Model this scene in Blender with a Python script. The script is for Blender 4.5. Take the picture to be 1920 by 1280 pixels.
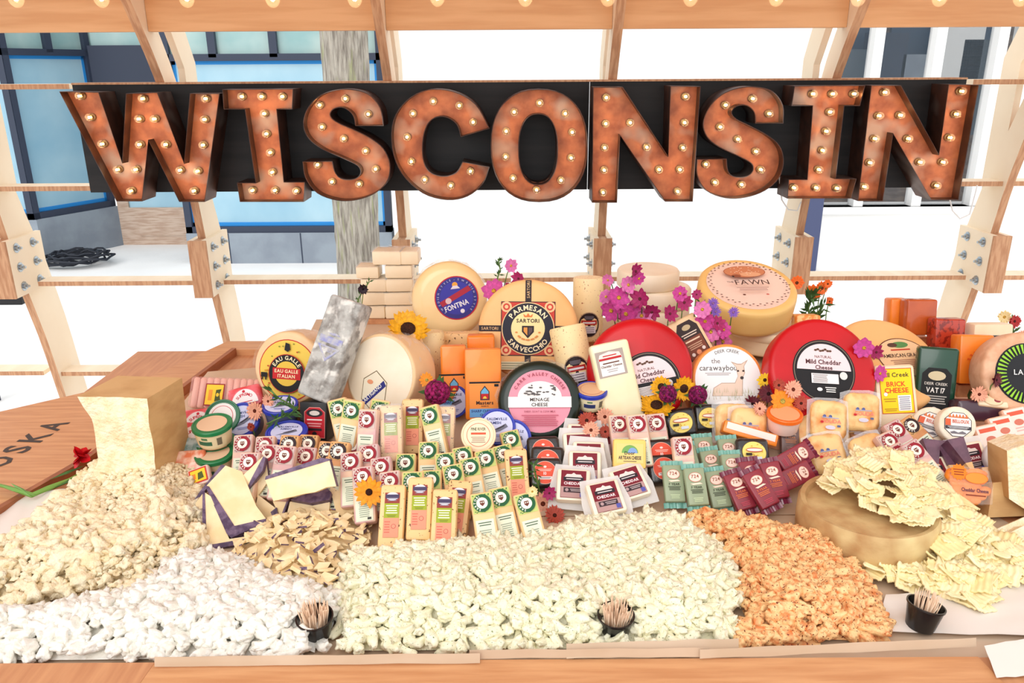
import bpy, bmesh, math, random
from mathutils import Vector, Matrix, noise
RN = random.Random(7)
PI = math.pi
rad = math.radians
for o in list(bpy.data.objects): bpy.data.objects.remove(o, do_unlink=True)
SC = bpy.context.scene
COL = SC.collection

# ---------------------------------------------------------------- camera
FPX, PITCH, ROLL, CAMZ = 1498.0, 18.8, -0.35, 1.77
cd = bpy.data.cameras.new('camera'); cd.sensor_width = 36.0; cd.lens = 36.0*FPX/1920.0
cd.clip_start = 0.02; cd.clip_end = 200
cam = bpy.data.objects.new('camera', cd); COL.objects.link(cam)
CM = Matrix.Rotation(rad(90-PITCH), 4, 'X') @ Matrix.Rotation(rad(ROLL), 4, 'Z')
cam.matrix_world = Matrix.Translation((0, 0, CAMZ)) @ CM
SC.camera = cam
# ---------------------------------------------------------------- light
SC.view_settings.view_transform = 'Standard'; SC.view_settings.look = 'None'
SC.view_settings.gamma = 1.0; SC.view_settings.use_curve_mapping = False
SC.view_settings.exposure = -0.1
w = bpy.data.worlds.new('overcast_sky'); SC.world = w; w.use_nodes = True
bg = w.node_tree.nodes['Background']
bg.inputs['Color'].default_value = (0.975, 0.985, 1.0, 1); bg.inputs['Strength'].default_value = 1.55
sd = bpy.data.lights.new('sun', 'SUN'); sd.energy = 1.0; sd.angle = rad(35); sd.color = (1, 0.975, 0.94)
so = bpy.data.objects.new('sun', sd); COL.objects.link(so)
so.rotation_euler = (rad(52), 0, rad(-22)); so.location = (0, -4, 8)

# ---------------------------------------------------------------- helpers
TB = 0.85                                   # table top height
def terr(y): return TB + 0.15*max(0.0, min(y, 2.62)-1.5)
def ray(px, py): return CM.to_3x3() @ Vector(((px-960)/FPX, (640-py)/FPX, -1))
def atY(px, py, Y):
    d = ray(px, py); return Vector((0, 0, CAMZ)) + d*(Y/d.y)
def atZ(px, py, Z):
    d = ray(px, py); return Vector((0, 0, CAMZ)) + d*((Z-CAMZ)/d.z)
def onter(px, py, lift=0.0):
    a, b = 0.6, 3.4
    for i in range(40):
        m = (a+b)/2; p = atY(px, py, m)
        if p.z-terr(m)-lift > 0: a = m
        else: b = m
    return atY(px, py, a)
FWD = CM.to_3x3() @ Vector((0, 0, -1))
def mpp(p): return (p-Vector((0, 0, CAMZ))).dot(FWD)/FPX      # metres per pixel there

def lin(c):
    return tuple(((v/255)/12.92 if v <= 10 else (((v/255)+.055)/1.055)**2.4) for v in c)
MATS = {}
def mat(name, c, rough=.5, spec=.4, metal=0, c2=None, scale=30, lo=.4, hi=.6, bump=0, bscale=60,
        emit=None, estr=0, stretch=None, alpha=None, trans=0, c3=None, s3=80, lo3=.62, hi3=.68, rnd=0, sss=0, coat=0, detail=4):
    """principled material: base colour c, noise-mixed to c2, flecked with c3, bumped by noise"""
    if name in MATS: return MATS[name]
    m = bpy.data.materials.new(name); m.use_nodes = True; nt = m.node_tree; N = nt.nodes; L = nt.links
    b = N['Principled BSDF']
    b.inputs['Roughness'].default_value = rough; b.inputs['Specular IOR Level'].default_value = spec
    b.inputs['Metallic'].default_value = metal; b.inputs['Transmission Weight'].default_value = trans
    b.inputs['Coat Weight'].default_value = coat
    if sss: b.inputs['Subsurface Weight'].default_value = sss; b.inputs['Subsurface Radius'].default_value = (.02, .012, .006); b.inputs['Subsurface Scale'].default_value = .3
    if alpha is not None: b.inputs['Alpha'].default_value = alpha
    if emit: b.inputs['Emission Color'].default_value = (*lin(emit), 1); b.inputs['Emission Strength'].default_value = estr
    col = (*lin(c), 1); b.inputs['Base Color'].default_value = col
    vec = None
    if c2 or c3 or bump:
        tc = N.new('ShaderNodeTexCoord'); mp = N.new('ShaderNodeMapping'); L.new(tc.outputs['Object'], mp.inputs['Vector'])
        if stretch: mp.inputs['Scale'].default_value = stretch
        if rnd:
            oi = N.new('ShaderNodeObjectInfo'); mu = N.new('ShaderNodeMath'); mu.operation = 'MULTIPLY'; mu.inputs[1].default_value = 37
            L.new(oi.outputs['Random'], mu.inputs[0]); L.new(mu.outputs[0], mp.inputs['Location'])
        vec = mp.outputs[0]
    def nz(s, d=detail):
        n = N.new('ShaderNodeTexNoise'); n.inputs['Scale'].default_value = s; n.inputs['Detail'].default_value = d
        L.new(vec, n.inputs['Vector']); return n.outputs['Fac']
    def mixed(fac, lo, hi, A, colB):
        r = N.new('ShaderNodeMapRange'); r.inputs['From Min'].default_value = lo; r.inputs['From Max'].default_value = hi; L.new(fac, r.inputs['Value'])
        x = N.new('ShaderNodeMix'); x.data_type = 'RGBA'; L.new(r.outputs[0], x.inputs[0])
        if isinstance(A, tuple): x.inputs[6].default_value = A
        else: L.new(A, x.inputs[6])
        x.inputs[7].default_value = (*lin(colB), 1); return x.outputs[2]
    cur = col
    if c2: cur = mixed(nz(scale), lo, hi, cur, c2)
    if c3: cur = mixed(nz(s3, 2), lo3, hi3, cur, c3)
    if not isinstance(cur, tuple): L.new(cur, b.inputs['Base Color'])
    if bump:
        bp = N.new('ShaderNodeBump'); bp.inputs['Strength'].default_value = bump; bp.inputs['Distance'].default_value = .01
        L.new(nz(bscale), bp.inputs['Height']); L.new(bp.outputs[0], b.inputs['Normal'])
    MATS[name] = m; return m
def flat(c, rough=.55): return mat('ink_%02x%02x%02x' % tuple(c), c, rough, .3)

class MB:
    """collects shapes into one mesh"""
    def __init__(s): s.v = []; s.f = []; s.m = []
    def add(s, vs, fs, M=None, mi=0):
        o = len(s.v)
        s.v += [tuple(M @ Vector(v)) if M else tuple(v) for v in vs]
        s.f += [tuple(i+o for i in f) for f in fs]; s.m += [mi]*len(fs); return s
    def box(s, x0, x1, y0, y1, z0, z1, M=None, mi=0):
        vs = [(x, y, z) for z in (z0, z1) for y in (y0, y1) for x in (x0, x1)]
        return s.add(vs, [(0, 2, 3, 1), (4, 5, 7, 6), (0, 1, 5, 4), (2, 6, 7, 3), (0, 4, 6, 2), (1, 3, 7, 5)], M, mi)
    def rbox(s, x0, x1, y0, y1, z0, z1, r, seg=2, M=None, mi=0):
        bm = bmesh.new(); bmesh.ops.create_cube(bm, size=1)
        for v in bm.verts: v.co = Vector(((x0+x1)/2+v.co.x*(x1-x0), (y0+y1)/2+v.co.y*(y1-y0), (z0+z1)/2+v.co.z*(z1-z0)))
        bmesh.ops.bevel(bm, geom=bm.edges[:], offset=r, segments=seg, affect='EDGES', profile=.5)
        return s.bm(bm, M, mi)
    def bm(s, bm, M=None, mi=0):
        bm.verts.index_update(); s.add([v.co for v in bm.verts], [[v.index for v in f.verts] for f in bm.faces], M, mi); bm.free(); return s
    def prism(s, pts, y0, y1, M=None, mi=0, cap0=True, cap1=True):
        """polygon in x,z extruded from y0 to y1 (front is -y)"""
        a = sum(pts[i][0]*pts[(i+1) % len(pts)][1]-pts[(i+1) % len(pts)][0]*pts[i][1] for i in range(len(pts)))
        if a < 0: pts = pts[::-1]
        n = len(pts); vs = [(x, y0, z) for x, z in pts]+[(x, y1, z) for x, z in pts]; fs = []
        if cap0: fs.append(tuple(range(n)))
        if cap1: fs.append(tuple(range(2*n-1, n-1, -1)))
        fs += [(i, n+i, n+(i+1) % n, (i+1) % n) for i in range(n)]
        return s.add(vs, fs, M, mi)
    def lathe(s, prof, n=32, M=None, mi=0):
        """profile of (r, z) spun about z"""
        vs = []; fs = []; k = len(prof)
        for r, z in prof:
            vs += [(r*math.cos(2*PI*i/n), r*math.sin(2*PI*i/n), z) for i in range(n)]
        for j in range(k-1):
            fs += [(j*n+i, j*n+(i+1) % n, (j+1)*n+(i+1) % n, (j+1)*n+i) for i in range(n)]
        fs += [tuple(range(n-1, -1, -1)), tuple(range((k-1)*n, k*n))]
        return s.add(vs, fs, M, mi)
    def tube(s, path, r, n=6, mi=0, M=None):
        P = [Vector(p) for p in path]; vs = []; fs = []; up = Vector((0.13, .21, 1)).normalized()
        for i, p in enumerate(P):
            t = (P[min(i+1, len(P)-1)]-P[max(i-1, 0)]).normalized(); a = t.cross(up)
            if a.length < 1e-4: a = t.cross(Vector((1, 0, 0)))
            a.normalize(); b = t.cross(a); rr = r[i] if isinstance(r, (list, tuple)) else r
            vs += [p+a*rr*math.cos(2*PI*k/n)+b*rr*math.sin(2*PI*k/n) for k in range(n)]
        for i in range(len(P)-1):
            fs += [(i*n+k, (i+1)*n+k, (i+1)*n+(k+1) % n, i*n+(k+1) % n) for k in range(n)]
        fs += [tuple(range(n)), tuple(range(len(P)*n-1, (len(P)-1)*n-1, -1))]
        return s.add(vs, fs, M, mi)
    def ball(s, c, r, sub=2, M=None, mi=0, sc=(1, 1, 1)):
        bm = bmesh.new(); bmesh.ops.create_icosphere(bm, subdivisions=sub, radius=1)
        for v in bm.verts: v.co = Vector((c[0]+v.co.x*r*sc[0], c[1]+v.co.y*r*sc[1], c[2]+v.co.z*r*sc[2]))
        return s.bm(bm, M, mi)
    def mesh(s, name, mats, smooth=False, ang=None):
        me = bpy.data.meshes.new(name); me.from_pydata(s.v, [], s.f)
        for m in (mats if isinstance(mats, (list, tuple)) else [mats]): me.materials.append(m)
        me.polygons.foreach_set('material_index', s.m)
        if smooth:
            me.polygons.foreach_set('use_smooth', [True]*len(me.polygons))
            if ang: me.set_sharp_from_angle(angle=rad(ang))
        me.update(); return me
    def build(s, name, mats, parent=None, smooth=False, ang=None, M=None):
        return link(name, s.mesh(name, mats, smooth, ang), parent, M)
def link(name, data, parent=None, M=None):
    o = bpy.data.objects.new(name, data); COL.objects.link(o)
    if parent: o.parent = parent
    if M is not None: o.matrix_local = M
    return o
def tag(o, label=None, cat=None, group=None, kind=None):
    for k, v in (('label', label), ('category', cat), ('group', group), ('kind', kind)):
        if v: o[k] = v
    return o
def thing(name, label, cat, group=None, M=None):
    return tag(link(name, None, None, M), label, cat, group)
def struct(o): o['kind'] = 'structure'; return o
KIDS = {}
def dup(root, label=None, group=None):
    r = root.copy(); COL.objects.link(r)
    if label: r['label'] = label
    if group: r['group'] = group
    for ch in root.children:
        c = ch.copy(); COL.objects.link(c); c.parent = r
        for g in ch.children:
            d = g.copy(); COL.objects.link(d); d.parent = c
    return r
def Rz(a): return Matrix.Rotation(rad(a), 4, 'Z')
def Rx(a): return Matrix.Rotation(rad(a), 4, 'X')
def Ry(a): return Matrix.Rotation(rad(a), 4, 'Y')
def Tr(*p): return Matrix.Translation(Vector(p) if len(p) == 3 else p[0])
def smooth_poly(pts, n=5):
    """closed outline; points are (x, z) or (x, z, 1) for a sharp corner; Catmull-Rom in between"""
    out = []; k = len(pts)
    for i in range(k):
        p0, p1, p2, p3 = (pts[(i+j) % k] for j in (-1, 0, 1, 2))
        out.append((p1[0], p1[1]))
        c1, c2 = len(p1) > 2, len(p2) > 2
        if c1 and c2: continue
        t1 = [0 if c1 else (p2[q]-p0[q])/2 for q in (0, 1)]; t2 = [0 if c2 else (p3[q]-p1[q])/2 for q in (0, 1)]
        if c1: t1 = [(p2[q]-p1[q])*.8 for q in (0, 1)]
        if c2: t2 = [(p2[q]-p1[q])*.8 for q in (0, 1)]
        for s in range(1, n):
            t = s/n; h = (2*t**3-3*t*t+1, t**3-2*t*t+t, -2*t**3+3*t*t, t**3-t*t)
            out.append(tuple(h[0]*p1[q]+h[1]*t1[q]+h[2]*p2[q]+h[3]*t2[q] for q in (0, 1)))
    return out
# ================================================================ the setting outside
M_CONC = mat('sidewalk_concrete', (244, 243, 241), .9, .2, c2=(238, 237, 235), scale=1.5, bump=.1, bscale=40)
M_WALLW = mat('white_painted_wall', (246, 246, 244), .8, .2, c2=(238, 238, 236), scale=1)
M_GREYP = mat('grey_painted_block', (146, 156, 166), .7, .3, c2=(134, 143, 154), scale=4, bump=.1, bscale=30)
M_FRAME = mat('dark_window_frame', (52, 60, 78), .5, .4)
M_GLASSB = mat('blue_filmed_glass', (140, 184, 206), .12, .6, c2=(172, 206, 220), scale=1.4, lo=.35, hi=.7)
M_GLASSG = mat('pale_green_glass', (140, 178, 178), .1, .6, c2=(176, 200, 196), scale=1.5)
M_TAPE = mat('blue_masking_tape', (40, 140, 215), .6)
M_DOORW = mat('worn_door_wood', (206, 184, 166), .7, .3, c2=(184, 156, 136), scale=6, stretch=(1, 1, 8))
M_DGLASS = mat('dark_reflected_glass', (70, 82, 92), .06, .7)
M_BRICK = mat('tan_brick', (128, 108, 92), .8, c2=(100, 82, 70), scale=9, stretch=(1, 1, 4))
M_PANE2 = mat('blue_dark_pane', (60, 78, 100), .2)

g = MB(); g.box(-14, 14, -8, 12, -.1, 0); struct(g.build('floor', M_CONC))
def wallbox(name, x0, x1, y0, y1, z0, z1, m, parent=None):
    o = MB().box(x0, x1, y0, y1, z0, z1).build(name, m, parent)
    if not parent: struct(o)
    return o
YB = 7.6
def XZ(px, py, Y=YB):
    p = atY(px, py, Y); return p.x, p.z
# white facade in the middle and to the right, with shop windows let into it
XL = XZ(752, 300)[0]; XR0 = XZ(1545, 200)[0]; XR1 = XZ(1850, 200)[0]
ZW = XZ(1600, 388)[1]
wf = wallbox('wall_facade', XL, XR0, YB, YB+.3, 0, 4.2, M_WALLW)
wallbox('panel', XR0, 8.5, YB, YB+.3, 0, ZW, M_WALLW, wf); wallbox('panel', XR1+.3, 8.5, YB, YB+.3, ZW, 4.2, M_WALLW, wf)
wallbox('panel', XR0, XR1+.3, YB, YB+.3, 3.3, 4.2, M_WALLW, wf)
wallbox('pilaster', XZ(1296, 300)[0], XZ(1322, 300)[0], YB-.1, YB, 0, 4.2, M_WALLW, wf)
wallbox('pilaster', XZ(735, 300)[0], XZ(752, 300)[0], YB-.1, YB+.3, 0, 4.2, M_WALLW, wf)
win = wallbox('window_1', XR0, XR1+.3, YB+.12, YB+.14, ZW, 3.3, mat('clear_shop_glass', (70, 84, 96), .02, .8, alpha=.22)); 
for px in (1545, 1635, 1748, 1862):
    x = XZ(px, 200)[0]; wallbox('mullion', x-.045, x+.045, YB+.02, YB+.16, ZW, 3.3, M_WALLW, win)
wallbox('sill', XR0, XR1+.3, YB-.05, YB+.16, ZW-.06, ZW, M_WALLW, win)
# made-up interior standing in for the street reflection: brick wall, dark windows, boards
ins = wallbox('wall_reflection', XR0-.2, XR1+1.5, 9.6, 9.8, 0, 4, M_BRICK)
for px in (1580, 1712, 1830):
    x, z = XZ(px, 78, 9.6); wallbox('reflection_window', x-.28, x+.28, 9.55, 9.6, z-.25, z+1.2, M_PANE2, ins)
    wallbox('reflection_ledge', x-.34, x+.34, 9.5, 9.6, z-.33, z-.25, M_WALLW, ins)
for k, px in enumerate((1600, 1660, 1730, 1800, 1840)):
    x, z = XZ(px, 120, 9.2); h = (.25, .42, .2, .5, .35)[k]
    wallbox('reflection_board', x-.22, x+.22, 9.2, 9.3, z-.75, z+h-.1, (M_DGLASS, M_FRAME, M_GREYP, M_WALLW, M_DGLASS)[k], ins)
st = tag(MB().rbox(-.075, .075, -.06, .06, 0, ZW+.9, .01).build('steel_post', mat('navy_post_paint', (70, 78, 112), .5)), 'slim dark navy steel post before the white shopfront', 'post')
st.location = (XZ(1517, 450, 7.2)[0], 7.2, 0)
# blue-glazed shopfront on the left: front bay, slanted bay and recessed door
x0 = XZ(350, 450)[0]; x1 = XZ(735, 450)[0]; zk = XZ(500, 437)[1]; zt = XZ(500, 107)[1]
wl = wallbox('wall_left_shop', x0, x1, YB, YB+.25, 0, zk, M_GREYP)
for px in (430, 565): 
    x = XZ(px, 460)[0]; wallbox('block_joint', x-.006, x+.006, YB-.002, YB, 0, zk, M_FRAME, wl)
def glazing(name, M, W, z0, zt, z1, mulls):
    """frame, lower pane with tape border, upper panes; local x along the wall, -y outwards"""
    r = link(name, None, None, M); struct(r)
    MB().box(.06, W-.06, .05, .07, z0+.06, zt-.03).build('pane', M_GLASSB, r)
    t = MB(); 
    for a in ((.06, W-.06, z0+.06, z0+.095), (.06, W-.06, zt-.06, zt-.03), (.06, .09, z0+.06, zt-.03), (W-.085, W-.06, z0+.06, zt-.03)): t.box(a[0], a[1], .045, .05, a[2], a[3])
    t.build('tape_border', M_TAPE, r)
    MB().box(.06, W-.06, .05, .07, zt+.03, z1).build('transom_pane', M_GLASSG, r)
    f = MB().box(0, W, 0, .1, z0, z0+.06).box(0, W, 0, .1, zt-.03, zt+.03).box(0, .06, 0, .1, z0, z1).box(W-.06, W, 0, .1, z0, z1).box(0, W, 0, .1, z1, z1+.5)
    f.build('frame', M_FRAME, r)
    for x in mulls: MB().box(x-.035, x+.035, 0, .1, zt, z1).build('mullion', M_FRAME, r)
    return r
glazing('window_2', Tr(x0, YB+.02, 0), x1-x0, zk, zt, zt+1.0, [.45, 1.0, 1.55])
a = atZ(84, 492, 0); b = atZ(232, 459, 0); dv = b-a
ang = math.degrees(math.atan2(dv.y, dv.x)); LW = dv.length
MS = Tr(a.x, a.y, 0) @ Rz(ang)
zs = .42
wk = struct(MB().box(0, LW, 0, .2, 0, zs).build('wall_bay', M_GREYP, None, M=MS))
glazing('window_3', MS @ Tr(0, .02, 0), LW, zs, 1.95, 2.9, [LW*.52])
a2 = Vector((a.x-3, a.y, 0))
glazing('window_4', Tr(a.x-3, a.y, 0), 2.98, zs, 1.95, 2.9, [1.0, 2.0]); wallbox('wall_bay_outer', a.x-3, a.x, a.y, a.y+.2, 0, zs, M_GREYP)
dr = struct(link('door_1', None, None, Tr(b.x, b.y, 0))); dw = x0-b.x+.25
f = MB().box(0, .12, 0, .06, 0, 1.66).box(dw-.12, dw, 0, .06, 0, 1.66).box(.12, dw-.12, 0, .06, 0, .4).box(.12, dw-.12, 0, .06, 1.54, 1.66)
f.build('door_frame', M_DOORW, dr); MB().box(.12, dw-.12, .02, .04, .4, 1.54).build('pane', M_GLASSB, dr)
MB().box(.2, dw-.2, -.01, .0, .1, .32).build('panel', M_DOORW, dr); MB().box(dw-.16, dw-.13, -.06, 0, .95, 1.1).build('door_handle', M_FRAME, dr)
MB().box(-.12, dw+.1, -.02, .1, 1.66, 2.02).box(-.1, dw+.1, -.02, .1, 3.0, 3.6).build('transom_bar', M_FRAME, dr); MB().box(-.1, dw+.1, .03, .05, 2.02, 3.0).build('transom_pane', M_GLASSG, dr)
wallbox('wall_reveal', x0, x0+.12, YB+.12, b.y+.2, 0, 3.5, M_GREYP)
# coil of dark cable by the door
cb = MB(); c0 = atZ(163, 488, 0)+Vector((0, -.2, 0))
for k in range(9):
    pts = []; ra = RN.uniform(.1, .24); ph = RN.uniform(0, 6)
    for i in range(22):
        t = i/21*2*PI*RN.uniform(.98, 1.0)+ph
        pts.append((c0.x+ra*1.5*math.cos(t)+RN.uniform(-.02, .02)+(k-4)*.02, c0.y+ra*.8*math.sin(t)*1.3, .015+.012*k+.03*abs(math.sin(3*t+k))))
    cb.tube(pts, .011, 5)
tag(cb.build('cable_coil', mat('black_rubber', (34, 38, 48), .6)), 'tangled coil of black cable on the pavement by the shop door', 'cable')
# street tree
def bark_tree():
    b = atZ(681, 600, 0); n, k = 64, 60; H = 4.2; vs = []; fs = []
    s = mpp(b)
    for j in range(k):
        z = H*j/(k-1)
        for i in range(n):
            a = 2*PI*i/n; r = 40*s*(1.0+.25*math.exp(-z*6)); q = noise.noise(Vector((math.cos(a)*5, math.sin(a)*5, z*1.3)))
            q2 = abs(noise.noise(Vector((math.cos(a)*9, math.sin(a)*9, z*2.2+3)))); r *= 1+.04*q-.16*q2*1.3+.03*noise.noise(Vector((a*3, z*14, 0)))
            vs.append((b.x+r*math.cos(a), b.y+r*math.sin(a), z))
    for j in range(k-1):
        fs += [(j*n+i, j*n+(i+1) % n, (j+1)*n+(i+1) % n, (j+1)*n+i) for i in range(n)]
    t = thing('street_tree', 'street tree trunk with rough grey furrowed bark behind the sign', 'tree', None, None)
    MB().add(vs, fs).build('trunk', mat('tree_bark', (188, 182, 170), .9, .1, c2=(130, 123, 114), scale=9, stretch=(6, 6, .8), lo=.35, hi=.65, c3=(160, 165, 120), s3=5, lo3=.58, hi3=.75, bump=.8, bscale=25), t, True)
bark_tree()
pb = atY(0, 510, 4.2); 
bp = MB().rbox(-.55, .0, -.02, .02, -.18, .22, .006).build('black_board', mat('black_board', (24, 24, 28), .5), None); bp.location = (atY(33, 510, 4.2).x, 4.2, pb.z)
MB().box(-.3, -.26, -.02, .02, -pb.z, -.17).build('post', M_FRAME, bp)
tag(bp, 'black board panel on a post outside the end rib', 'board')

# ================================================================ plywood pavilion
M_PLY = mat('birch_plywood', (246, 231, 206), .6, .3, c2=(238, 218, 190), scale=3, stretch=(6, 1, 1), lo=.3, hi=.7)
M_EDGE = mat('plywood_edge', (204, 160, 124), .7, .3, c2=(182, 134, 100), scale=14, stretch=(8, 1, 1))
M_BEAM = mat('beam_wood', (226, 176, 128), .6, .3, c2=(214, 160, 112), scale=4, stretch=(.6, 4, 8))
M_BOLT = mat('zinc_bolt', (178, 186, 192), .3, .6, metal=1)
M_CEIL = mat('reddish_ceiling_board', (214, 150, 116), .6, .3, c2=(204, 136, 102), scale=5, stretch=(.5, 6, 1))  # reddish boards, noise-mixed between two close tones
PROF = [(0.0, 3.26), (.45, 3.17), (.72, 3.12), (1.09, 3.02), (1.35, 2.97), (1.6, 2.89), (1.78, 2.80), (1.97, 2.66), (2.12, 2.48), (2.26, 2.2), (2.36, 1.8), (2.42, 1.4), (2.44, 1.2)]
def prof(z):
    for (a, b), (c, d) in zip(PROF, PROF[1:]):
        if z <= c: t = (z-a)/(c-a); return b+(d-b)*t
    return PROF[-1][1]
def band(z0, z1, dep, th, x, n=10, pl=None):
    """curved plywood plate in the plane x: front edge follows the profile, depth dep behind it"""
    mb = MB(); zs = [z0+(z1-z0)*i/n for i in range(n+1)]
    P = [Vector((0, prof(z), z)) for z in zs]; F = []; Bk = []
    for i, p in enumerate(P):
        t = (P[min(i+1, n)]-P[max(i-1, 0)]).normalized(); nr = Vector((0, t.z, -t.y))
        d = dep(zs[i]) if callable(dep) else dep
        F.append((p.y, p.z)); q = p+nr*d; Bk.append((q.y, q.z))
    k = n+1
    vs = [(x+s*th/2, *p) for s in (-1, 1) for p in F+Bk]
    for i in range(n):
        mb.add([], [])
    mb.v = vs; K = 2*k
    for i in range(n):
        mb.f += [(i, i+1, k+i+1, k+i)]; mb.m += [0]
        mb.f += [(K+i+1, K+i, K+k+i, K+k+i+1)]; mb.m += [0]
        mb.f += [(i+1, i, K+i, K+i+1)]; mb.m += [1]
        mb.f += [(k+i, k+i+1, K+k+i+1, K+k+i)]; mb.m += [1]
    mb.f += [(0, k, K+k, K), (n, K+n, K+k+n, k+n)]; mb.m += [1, 1]
    return mb
RIBPX = [20, 386, 758, 1126, 1492, 1852]
RIBX = [atY(px, 480, 3.02).x for px in RIBPX]
side = ['outer left', 'left', 'inner left', 'inner right', 'right', 'outer right']
for i, x in enumerate(RIBX):
    r = struct(link('trim_%d' % (i+1), None, None, None))
    band(0, 1.07, lambda z: .15+.03*(z/1.07), .03, x).build('lower_rib', [M_PLY, M_EDGE], r)
    band(1.09, 2.12, lambda z: .17-.08*min(1, (z-1.09)/.5), .03, x, 14).build('upper_rib', [M_PLY, M_EDGE], r)
    band(2.12, 2.43, .12, .03, x, 10).build('roof_rib', [M_PLY, M_EDGE], r)
    s = -1 if x > 0 else 1
    # brace plate forking off behind the upper rib
    def P(y, z): return (y, z)
    poly = [(3.00, 1.32), (3.13, 1.35), (3.13, 1.80), (2.98, 2.06), (2.90, 2.10), (2.90, 1.96), (3.02, 1.78), (3.02, 1.5)]
    MB().add([(x+q*.012+s*.0, y, z) for q in (-1, 1) for y, z in poly], [tuple(range(8)), tuple(range(15, 7, -1))]+[(j, 8+j, 8+(j+1) % 8, (j+1) % 8) for j in range(8)]).build('brace', [M_PLY], r)
    MB().box(x-.015, x+.015, 2.945, 3.03, .95, 1.17).build('filler_strip', M_EDGE, r)
    for sd_ in (-1, 1):
        xx = x+sd_*.0245
        gp = MB().box(xx-.0095, xx+.0095, 2.955, 3.185, .95, 1.17).build('gusset_plate', M_PLY, r)
        MB().box(xx-.0095, xx+.0095, 2.945, 2.955, .95, 1.17).build('plate_edge', M_EDGE, gp)
        for by in (3.01, 3.12):
            for bz in (.985, 1.06, 1.135):
                Mx = Tr(xx+sd_*.0095, by+.0, bz) @ Ry(90*sd_)
                MB().lathe([(.019, 0), (.019, .002), (.011, .0025), (.011, .011), (.005, .012), (.005, .022)], 10, Mx).build('bolt', M_BOLT, gp, True, 40)
# horizontal laths between the ribs
n = 6
def rail(px0, px1, py, Y, dep=.085, th=.017):
    p0, p1 = atY(px0, py, Y), atY(px1, py, Y); nonlocal_n = None
    global n
    n += 1; z = (p0.z+p1.z)/2
    r = struct(link('trim_%d' % n, None, None, None))
    MB().box(p0.x, p1.x, Y, Y+dep, z-th/2, z+th/2).build('lath', M_PLY, r); MB().box(p0.x, p1.x, Y-.003, Y, z-th/2, z+th/2).build('lath_edge', M_EDGE, r)
rail(-150, 36, 531, 3.04); rail(72, 398, 531, 3.04); rail(420, 676, 528, 3.045); rail(690, 958, 526, 3.05); rail(962, 1114, 524, 3.05); rail(1142, 1484, 522, 3.05); rail(1500, 1810, 521, 3.05); rail(1842, 2060, 520, 3.05)
rail(-150, 205, 354, 2.99); rail(1790, 2060, 344, 2.99)
rail(-150, 130, 163, 2.93); rail(1825, 2060, 153, 2.93)
rail(-150, 82, 700, 3.17); rail(112, 330, 700, 3.17); rail(332, 640, 699, 3.16)
rail(1500, 1838, 690, 3.17); rail(1860, 2060, 690, 3.17)
# roof beam bays and ceiling
for i in range(-1, 6):
    xa = RIBX[i]+.016 if i >= 0 else RIBX[0]-.9; xb = (RIBX[i+1]-.016) if i < 5 else RIBX[5]+.9
    z0 = atY(960, 55, 2.75).z; n += 1
    struct(MB().box(xa, xb, 2.75, 2.79, z0, z0+.17).build('trim_%d' % n, M_BEAM))
cl = link('ceiling', None); struct(cl)
zc = [2.07, 2.14, 2.23, 2.33, 2.40, 2.44]; yc = [2.78, 2.62, 2.4, 2.05, 1.7, 1.45]
for k in range(len(zc)-1):
    (MB().add([(-2.9, yc[k], zc[k]), (2.9, yc[k], zc[k]), (2.9, yc[k+1]+.01, zc[k+1]), (-2.9, yc[k+1]+.01, zc[k+1])], [(0, 1, 2, 3)])
     .add([(-2.9, yc[k], zc[k]+.02), (2.9, yc[k], zc[k]+.02), (2.9, yc[k+1]+.01, zc[k+1]+.02), (-2.9, yc[k+1]+.01, zc[k+1]+.02)], [(3, 2, 1, 0)])).build('ceiling_board', M_CEIL, cl)
# string of bulbs under the beam
M_BGLASS = mat('bulb_glass', (255, 250, 240), .02, .9, alpha=.07)
M_GLOW = mat('glowing_filament', (255, 190, 110), .5, emit=(255, 206, 140), estr=110)
M_SOCK = mat('bulb_socket_metal', (150, 110, 70), .35, .6, metal=1)
def bulb_meshes(r):
    g_ = MB().ball((0, 0, 0), r, 3, sc=(1, 1, 1.15)).mesh('bulb_glass', M_BGLASS, True)
    f_ = MB().ball((0, 0, 0), r*.3, 2).mesh('filament', M_GLOW, True)
    return g_, f_
G1, F1 = bulb_meshes(.021)
S1 = MB().lathe([(.013, .018), (.014, .024), (.014, .05), (.01, .055)], 12).mesh('socket', mat('black_socket', (30, 28, 28), .5), True, 40)
for px in (30, 190, 350, 511, 665, 820, 985, 1140, 1295, 1456, 1610, 1762, 1915):
    p = atY(px, -2 if px < 700 else -4, 2.5)
    t = thing('string_bulb', 'clear string-light bulb hanging from the cord under the roof beam', 'light bulb', 'string lights under the beam', Tr(p.x, p.y, p.z))
    link('glass', G1, t); link('filament', F1, t); link('socket', S1, t)
pz = atY(960, -4, 2.5).z
tag(MB().tube([(-2.6+.1*i, 2.5, pz+.06+.004*math.sin(i*2)) for i in range(53)], .004, 5).build('light_cord', MATS['black_rubber']), 'thin black cord carrying the string lights under the roof', 'cord')
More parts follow.
